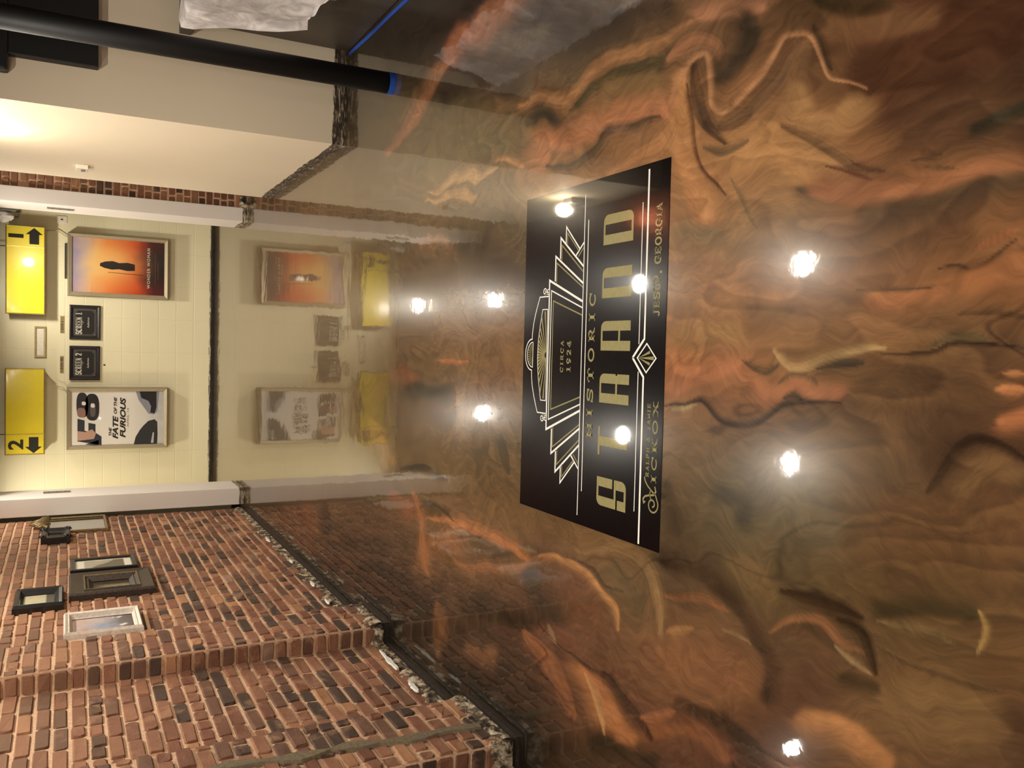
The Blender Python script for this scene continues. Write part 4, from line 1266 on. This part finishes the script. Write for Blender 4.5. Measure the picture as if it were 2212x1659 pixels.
# dark rounded masses along the foot of the sheet
shape([(.0, .33), (.14, .31), (.28, .26), (.36, .22), (.44, .17), (.47, .10), (.42, .07), (.2, .065), (.0, .07)], lin((44, 46, 52)))
shape([(.02, .14), (.22, .12), (.22, .105), (.02, .11)], lin((190, 188, 186)), .0013)
shape([(1., .31), (.84, .28), (.70, .22), (.58, .17), (.56, .11), (.62, .07), (.8, .06), (1., .05)], lin((140, 142, 152)))
shape([(1., .27), (.88, .25), (.82, .17), (.72, .14), (.60, .15), (.58, .10), (.70, .08), (1., .08)], lin((36, 34, 38)), .0013)
m.build('poster', M['print'], t)
m = MB(); m.tube([(-.62, Y_BACK - .02, 1.64), (-.55, Y_BACK - .03, 1.70), (-.53, Y_BACK - .03, 1.76), (-.40, Y_BACK - .025, 1.86)], .005, 8)
m.build('cable', M['cable'], t, smooth=True)

def lightbox(x0, x1, z0, z1, digit, end, label):
    D = .16
    cx = (x0 + x1) / 2
    t = thing('screen_sign', label, 'sign', (cx, Y_BACK, z0), 'yellow screen signs in the back hall')
    f = Y_BACK - D
    m = MB(); m.box(x0 + .012, x1 - .012, f + .004, Y_BACK + .001, z0 + .012, z1 - .012); m.build('box', M['matte_black'], t)
    split = x1 - .235 if end > 0 else x0 + .235
    m = MB(); m.rbox(x0 + .01, x1 - .01, f - .004, f + .01, z0 + .01, z1 - .01, .004)
    face = m.build('face', M['yellow'], t)
    m = MB(); O = (cx, Y_BACK, (z0 + z1) / 2)
    m.rings(O, W_U, W_V, W_N, x1 - x0, z1 - z0, [(.012, D - .03), (0, D - .03), (0, D + .006), (.006, D + .012), (.012, D + .006), (.012, D)])
    m.box(split - .003, split + .003, f - .008, f - .002, z0 + .012, z1 - .012)
    m.build('trim', M['brass'], t)
    xc = (split + (x1 if end > 0 else x0)) / 2
    m = MB(); h_ = z1 - z0; y = f - .0052
    if digit == '1':
        m.box(xc - .022, xc + .022, y, y + .001, z0 + h_ * .55, z0 + h_ * .93)
    else:
        plain_text(m, digit, (xc - .055, y, z0 + h_ * .54), W_U, W_V, .115, h_ * .38, W_N, 0, bold=.03)
    m.build('number', M['ink_black'], face)
    # arrow pointing to the auditorium
    m = MB(); s = end; zc = z0 + h_ * .28
    pts = [(-.085, .048), (.025, .048), (.025, .085), (.10, 0), (.025, -.085), (.025, -.048), (-.085, -.048)]
    pts = [(xc + s * a, y, zc + b_) for a, b_ in pts]
    m.poly(pts if s < 0 else pts[::-1]); m.build('arrow', M['ink_black'], face)
    m = MB()
    m.tube([(split, f + .05, z1 - .01), (split, f + .05, H_HALL + .03)], .006, 8); m.build('hanger_rod', M['dark_strip'], t)
    return t
lightbox(.289, 1.287, 1.878, 2.27, '1', 1, 'bright yellow sign reading 1 with arrow pointing right')
lightbox(-1.318, -.326, 1.878, 2.275, '2', -1, 'yellow sign reading 2 with arrow pointing left')

def screen_plaque(x0, x1, z0, z1, num, lines, label):
    cx, cz = (x0 + x1) / 2, (z0 + z1) / 2
    t = thing('auditorium_plaque', label, 'plaque', (cx, Y_BACK, z0), 'framed auditorium plaques')
    O = np.array([cx, Y_BACK, cz]); w_, h_ = x1 - x0, z1 - z0
    m = MB(); m.rings(O, W_U, W_V, W_N, w_, h_, [(0, -.001), (0, .022), (.012, .028), (.03, .02), (.036, .012)]); m.build('frame', M['sign_frame'], t)
    C_ = O + np.array([0, -.013, 0])
    m = MB(); m.poly([C_ + np.array([a * (w_ / 2 - .034), 0, b_ * (h_ / 2 - .034)]) for a, b_ in ((-1, -1), (1, -1), (1, 1), (-1, 1))]); panel = m.build('panel', M['ink_black'], t)
    m = MB()
    def loop(ins, th):
        a, b_ = w_ / 2 - ins, h_ / 2 - ins; c_ = .035
        P = [(-a + c_, -b_), (a - c_, -b_), (a, -b_ + c_), (a, b_ - c_), (a - c_, b_), (-a + c_, b_), (-a, b_ - c_), (-a, -b_ + c_), (-a + c_, -b_)]
        vs, fs = ribbon(P, th); m.extend([C_ + np.array([p[0], -.001, p[1]]) for p in vs], fs)
    loop(.058, .006); loop(.046, .004)
    for sx in (-1, 1):
        for sz in (-1, 1):
            m.poly([C_ + np.array([sx * (w_ / 2 - a), -.001, sz * (h_ / 2 - b_)]) for a, b_ in ((.05, .05), (.085, .05), (.05, .085))])
    m.poly([C_ + np.array([a, -.0008, b_]) for a, b_ in ((-.03, .035), (0, .008), (.03, .035), (0, .03))])
    m.build('border', M['grey_ink'], panel)
    m = MB()
    tw = w_ * .60
    slab_text(m, 'SCREEN', C_ + np.array([-tw / 2 - .02, -.0012, .032]), W_U, W_V, tw * .82, .066, .10, N=W_N)
    m.build('word', M['silver_ink'], panel); m = MB()
    slab_text(m, num, C_ + np.array([tw / 2 - .038, -.0012, .032]), W_U, W_V, .034, .066, .1, N=W_N, narrow='')
    m.build('number', M['silver_ink'], panel)
    for k, (txt, wd) in enumerate(lines):
        m = MB(); plain_text(m, txt, C_ + np.array([-wd / 2, -.0012, -.045 - k * .042]), W_U, W_V, wd, .022, W_N, 0, bold=.01)
        m.build('word', M['silver_ink'], panel)
screen_plaque(.017, .424, 1.302, 1.63, '1', [('Auditorium', .12)], 'dark framed plaque reading SCREEN 1')
screen_plaque(-.463, -.058, 1.305, 1.629, '2', [('Auditorium', .12)], 'dark framed plaque reading SCREEN 2')

def strip_plate(x0, x1, z0, z1, label):
    t = thing('name_strip', label, 'name strip', ((x0 + x1) / 2, Y_BACK, z0), 'small striped strips above the plaques')
    m = MB(); m.rbox(x0, x1, Y_BACK - .008, Y_BACK + .001, z0, z1, .002); m.build('backing', M['beige'], t)
    m = MB(); n_ = 14; rr = random.Random(int(x0 * 1000))
    for k in range(n_):
        a = x0 + .006 + (x1 - x0 - .012) * k / n_
        m.box(a, a + (x1 - x0) / n_ * rr.uniform(.3, .7), Y_BACK - .0095, Y_BACK - .0078, z0 + .006, z1 - .006)
    m.build('stripes', M['dark_strip'], t)
strip_plate(.088, .288, 1.686, 1.726, 'tiny striped metal strip on the wall above the SCREEN 1 plaque')
strip_plate(-.382, -.182, 1.690, 1.728, 'tiny striped metal strip on the wall above the SCREEN 2 plaque')

pf = thing('empty_frame', 'empty beige picture frame between the two yellow signs', 'picture frame', (-.024, Y_BACK, 1.87))
m = MB(); m.rings((-.024, Y_BACK, 1.929), W_U, W_V, W_N, .362, .118, [(0, -.001), (0, .014), (.006, .02), (.018, .016), (.024, .006)]); m.build('moulding', M['beige'], pf)
m = MB(); m.poly([(-.18, Y_BACK - .006, 1.892), (.132, Y_BACK - .006, 1.892), (.132, Y_BACK - .006, 1.966), (-.18, Y_BACK - .006, 1.966)]); m.build('insert', M['white_plastic'], pf)

m = MB(); m.tube([(-.281, Y_BACK + .001, 1.256), (-.281, Y_BACK - .012, 1.256)], [.012, .007], 12)
tag(m.build('wall_screw', M['dark_strip'], smooth=True), 'lone dark screw in the cream block wall below the SCREEN 2 plaque', 'screw')
m = MB(); m.rbox(.725, 1.136, Y_BACK - .02, Y_BACK + .001, 1.664, 1.682, .003)  # thin dark strip just above the poster case
tag(m.build('poster_top_strip', M['dark_strip']), 'thin dark strip on the wall above the orange poster', 'strip')
cp = thing('cover_plate', 'white blank cover plate on the wall beside the right jamb', 'cover plate', (1.40, Y_BACK, 1.66))
m = MB(); m.rbox(1.372, 1.452, Y_BACK - .008, Y_BACK + .001, 1.658, 1.768, .003); m.build('plate', M['white_plastic'], cp)
m = MB(); m.rbox(1.405, 1.42, Y_BACK - .012, Y_BACK - .007, 1.70, 1.725, .002); m.build('toggle', M['dark_strip'], cp)

# hinge plates left on the jambs
def hinge(x, s, y0, y1, z0, z1, label):
    t = thing('hinge_plate', label, 'hinge plate', (x, (y0 + y1) / 2, z0), 'hinge plates on the white jambs')
    m = MB(); m.rbox(min(x, x + s * .006), max(x, x + s * .006), y0, y1, z0, z1, .0015); leaf = m.build('leaf', M['grey_metal'], t)
    for k in range(3):
        m = MB(); zz = z0 + (z1 - z0) * (.2 + .3 * k)
        m.tube([(x + s * .005, (y0 + y1) / 2, zz), (x + s * .009, (y0 + y1) / 2, zz)], .006, 8)
        m.build('screw', M['dark_strip'], leaf)
hinge(-1.492, 1, 9.36, 9.46, 1.62, 1.855, 'grey metal hinge plate on the white jamb by the brick wall')
hinge(1.268, -1, 9.28, 9.38, 1.60, 1.83, 'grey metal hinge plate on the right white jamb')

# grey box with crumpled bag high in the corner of the hall
gb = thing('wall_box', 'grey metal box high on the wall above the right yellow sign', 'metal box', (1.45, 10.9, 2.14))
m = MB(); m.rbox(1.395, 1.50, 10.75, Y_BACK + .001, 2.145, H_HALL + .02, .008); m.build('housing', M['grey_metal'], gb)
m = MB(); m.rbox(1.385, 1.41, 10.80, 10.9, 2.12, 2.16, .004); m.build('bracket', M['dark_strip'], gb)
m = MB()
rr = random.Random(5)
for j in range(9):
    for i in range(13):
        th = math.pi * (j + .0) / 8; ph_ = 2 * math.pi * i / 12
        r_ = .07 * (1 + .28 * math.sin(ph_ * 3 + j) * math.sin(th) + rr.uniform(-.12, .12))
        m.vert((1.345 + r_ * math.sin(th) * math.cos(ph_) * .8, 10.86 + r_ * math.sin(th) * math.sin(ph_), 2.285 + .115 * math.cos(th)))
for j in range(8):
    for i in range(12):
        m.f.append([j * 13 + i, j * 13 + i + 1, (j + 1) * 13 + i + 1, (j + 1) * 13 + i])
tag(m.build('plastic_bag', M['film']), 'crumpled clear plastic bag hanging beside the grey metal box', 'plastic bag')

# ------------------------------------------------------------------ pictures on the brick wall
B_U, B_V, B_N = (0, 1, 0), (0, 0, 1), (1, 0, 0)
XB = X_WALL + .012
FRAME = [None]
def wall_frame(name, y0, y1, z0, z1, prof, matf, label, inner=None, tilt=0.0):
    cy, cz = (y0 + y1) / 2, (z0 + z1) / 2
    t = thing(name, label, 'mirror' if 'mirror' in name else 'picture', (XB, cy, z0))
    O = np.array([XB, cy, cz])
    m = MB(); m.rings(O, B_U, B_V, B_N, y1 - y0, z1 - z0, prof); fr = m.build('frame', matf, t)
    ins, out = prof[-1]
    t['label'] = label
    FRAME[0] = fr
    return t, O + np.array([out - .004, 0, 0]), (y1 - y0) - 2 * ins, (z1 - z0) - 2 * ins

def picture(t, C, w_, h_, fn, name='picture', mat='print_matte', nx_=14, ny_=18):
    m = MB()
    ids = [[m.vert(C + np.array([0, (i / nx_ - .5) * w_ * 1.03, (j / ny_ - .5) * h_ * 1.03]), fn(i / nx_, j / ny_)) for i in range(nx_ + 1)] for j in range(ny_ + 1)]
    for j in range(ny_):
        for i in range(nx_):
            m.f.append([ids[j][i], ids[j][i + 1], ids[j + 1][i + 1], ids[j + 1][i]])
    return m.build(name, M[mat], t)

# ornate gilt mirror at the far end
t, C, w_, h_ = wall_frame('gilt_mirror', 8.42, 9.10, 1.315, 1.815, [(0, -.012), (0, .016), (.008, .024), (.02, .020), (.026, .012)], M['frame_gold'], 'tall gilt framed mirror with carved crest beside the white jamb')
picture(t, C, w_, h_, lambda u, v: (1, 1, 1), 'mirror_glass', 'mirror', 1, 1)
m = MB(); rr = random.Random(3)
for k in range(15):
    f = k / 14; yy = 8.52 + .48 * f
    hgt = .135 * math.sin(math.pi * f) ** .7
    a = math.pi / 2 + (f - .5) * 1.1
    m.tube([(XB + .03, yy, 1.80), (XB + .045, yy + .02 * math.sin(k * 2.2), 1.81 + hgt * .5), (XB + .03, yy + .03 * math.cos(k * 1.3), 1.815 + hgt)], [.022, .017, .006], 8)
m.build('crest', M['frame_gold'], FRAME[0], smooth=True)

t, C, w_, h_ = wall_frame('ornate_black_frame', 8.02, 8.37, 1.625, 1.845, [(0, -.012), (0, .05), (.014, .068), (.05, .045), (.062, .03)], M['frame_black'], 'small ornate black frame hung next to the gilt mirror')
picture(t, C, w_, h_, lambda u, v: lin((120, 120, 120)), 'glass', 'glass_dark', 1, 1)
for sy in (8.04, 8.35):
    for sz in (1.645, 1.825):
        m = MB()
        for k in range(5):
            a = k * 1.257
            m.tube([(XB + .05, sy, sz), (XB + .065, sy + .018 * math.cos(a), sz + .018 * math.sin(a)), (XB + .05, sy + .034 * math.cos(a), sz + .034 * math.sin(a))], [.012, .011, .004], 7)
        m.build('corner_carving', M['frame_black'], FRAME[0], smooth=True)

t, C, w_, h_ = wall_frame('black_frame', 6.80, 7.16, 1.185, 1.63, [(0, -.012), (0, .052), (.006, .058), (.032, .054), (.036, .044)], M['frame_black'], 'black framed grey photograph with wide white mat')
def photo_grey(u, v):
    if u < .14 or u > .90 or v < .14 or v > .84: return lin((232, 226, 210))
    k = v * .75 + u * .25
    return lin((112, 104, 88)) if k < .52 + .06 * math.sin(u * 6) else lin((176, 170, 150))
picture(t, C, w_, h_, photo_grey, nx_=40, ny_=40)

t, C, w_, h_ = wall_frame('carved_frame', 6.19, 6.76, 1.11, 1.64, [(0, -.012), (0, .032), (.012, .046), (.085, .034), (.09, .042), (.10, .042), (.112, .028), (.122, .03), (.13, .022), (.15, .008)], M['frame_brown'], 'wide dark brown carved frame overlapping the white matted photograph')
picture(t, C, w_, h_, lambda u, v: lin((150, 140, 110)), 'glass', 'glass_dark', 1, 1)
m = MB(); m.rings((XB, 6.475, 1.375), B_U, B_V, B_N, .57 - .184, .53 - .184, [(0, .036), (0, .046), (.008, .046), (.012, .032)]); m.build('inner_gilding', M['frame_gold'], FRAME[0])

t, C, w_, h_ = wall_frame('small_black_frame', 6.02, 6.44, 1.67, 1.955, [(0, -.012), (0, .03), (.01, .05), (.028, .042), (.034, .046), (.04, .03), (.055, .012)], M['frame_black'], 'small black frame with pale print above the white picture')
picture(t, C, w_, h_, lambda u, v: lin((84, 80, 66)) if (v < .28 and .2 < u) or (.5 < v < .62 and False) else lin((186, 180, 146)) if u > .1 else lin((128, 122, 100)), nx_=20, ny_=20)

t, C, w_, h_ = wall_frame('white_picture', 5.35, 5.77, 1.25, 1.67, [(0, -.012), (0, .035), (.01, .05), (.026, .04), (.03, .044), (.036, .02), (.044, .012)], M['frame_white'], 'distressed white framed blue and grey painting nearest the brick pilaster')
def painting(u, v):
    n = float(vnoise(np.array([u * 7 + 1]), np.array([v * 7]), 51)[0]) + .5 * float(vnoise(np.array([u * 17]), np.array([v * 17]), 52)[0])
    c = lerp_stops(v + n * .18, [(0, (92, 84, 80)), (.2, (112, 106, 104)), (.34, (150, 146, 146)), (.55, (190, 176, 172)), (1, (196, 168, 158))])
    bl = math.exp(-(((u - .48 - .1 * (v - .5)) / .16) ** 2 + ((v - .52) / .22) ** 2)) * (1 + n)
    c = [a * (1 - min(.9, bl)) + b_ * min(.9, bl) for a, b_ in zip(c, lin((132, 152, 184)))]
    og = math.exp(-(((u - .34) / .06) ** 2 + ((v - .78) / .06) ** 2)) + .7 * math.exp(-(((u - .3) / .05) ** 2 + ((v - .5) / .09) ** 2))
    c = [a * (1 - min(.8, og)) + b_ * min(.8, og) for a, b_ in zip(c, lin((196, 124, 96)))]
    if n > .28 and v < .35: c = lin((222, 216, 210))
    return c
picture(t, C, w_, h_, painting, nx_=40, ny_=40)

# ------------------------------------------------------------------ lamps
def downlight(x, y, z, label, mat='lamp', r=.068):
    t = thing('recessed_light', label, 'ceiling light', (x, y, z), 'recessed ceiling lights of the lobby' if mat == 'lamp' else None)
    m = MB()
    rg = []
    for (rr_, dz) in ((r + .022, .0), (r + .02, -.006), (r + .002, -.007), (r, -.002)):
        rg.append([m.vert((x + rr_ * math.cos(a), y + rr_ * math.sin(a), z + dz)) for a in [2 * math.pi * k / 28 for k in range(28)]])
    for a, b_ in zip(rg[:-1], rg[1:]):
        for k in range(28): m.f.append([a[k], a[(k + 1) % 28], b_[(k + 1) % 28], b_[k]])
    m.build('trim_ring', M['white_plastic'], t)
    m = MB(); m.f.append([m.vert((x + r * math.cos(-a), y + r * math.sin(-a), z - .003)) for a in [2 * math.pi * k / 28 for k in range(28)]])
    m.build('lens', M[mat], t)
    return t
ZC = H_MAIN
for (x, y, lb) in ((.63, 4.12, 'recessed ceiling light in the row above the pole side, nearest'), (-.715, 4.14, 'recessed ceiling light in the row along the brick wall, nearest'),
                   (.60, 5.92, 'recessed ceiling light in the row above the pole side, middle'), (-.71, 6.1, 'recessed ceiling light in the row along the brick wall, middle'),
                   (.64, 1.75, 'added unseen ceiling light in the row above the pole side, over the photographer'), (-.71, 1.75, 'added unseen ceiling light in the row along the brick wall, over the photographer'),  # unseen pair added to brighten the near floor
                   (.64, -.6, 'added unseen ceiling light in the row above the pole side, behind the photographer'), (-.71, -.6, 'added unseen ceiling light in the row along the brick wall, behind the photographer'),  # second unseen pair, added behind the camera to lift the near floor
                   (.58, 8.70, 'recessed ceiling light in the row above the pole side, by the opening'), (-.72, 8.88, 'recessed ceiling light in the row along the brick wall, by the opening')):
    downlight(x, y, ZC, lb)
downlight(-1.95, 10.42, H_HALL + .02, 'round ceiling light at the left end of the back hall', 'lamp_hall', .085)
downlight(.572, 10.42, H_HALL + .02, 'round ceiling light in the back hall in front of the yellow signs', 'lamp_hall', .085)

sc = thing('wall_sconce', 'bright wall lamp with grey fitting high on the lit cream wall', 'wall lamp', (X_BOOTH, 6.45, 2.1))
m = MB(); m.rbox(X_BOOTH - .05, X_BOOTH + .001, 6.38, 6.52, 2.24, 2.40, .01); m.build('fitting', M['grey_metal'], sc)
m = MB(); m.tube([(X_BOOTH - .05, 6.45, 2.32), (X_BOOTH - .10, 6.45, 2.31), (X_BOOTH - .11, 6.45, 2.27)], .012, 8); m.build('arm', M['grey_metal'], sc, smooth=True)
m = MB()
m.tube([(X_BOOTH - .11, 6.45, z_) for z_ in (2.275, 2.255, 2.22, 2.18, 2.15, 2.14)], [.02, .035, .055, .055, .032, .008], 18)
m.build('bulb', M['lamp_sconce'], sc, smooth=True)

lw = thing('low_wall_lamp', 'small round lamp on a short bracket low on the nearest stretch of brick wall', 'wall lamp', (X_WALL, 2.52, 1.0))
m = MB(); m.tube([(X_WALL, 2.52, 1.06), (-1.64, 2.52, 1.06)], .012, 10); m.build('bracket', M['grey_metal'], lw, smooth=True)
m = MB(); m.tube([(-1.625, 2.52, z_) for z_ in (1.062, 1.05, 1.03, 1.01, .998)], [.012, .026, .03, .024, .008], 16); m.build('bulb', M['lamp_low'], lw, smooth=True)
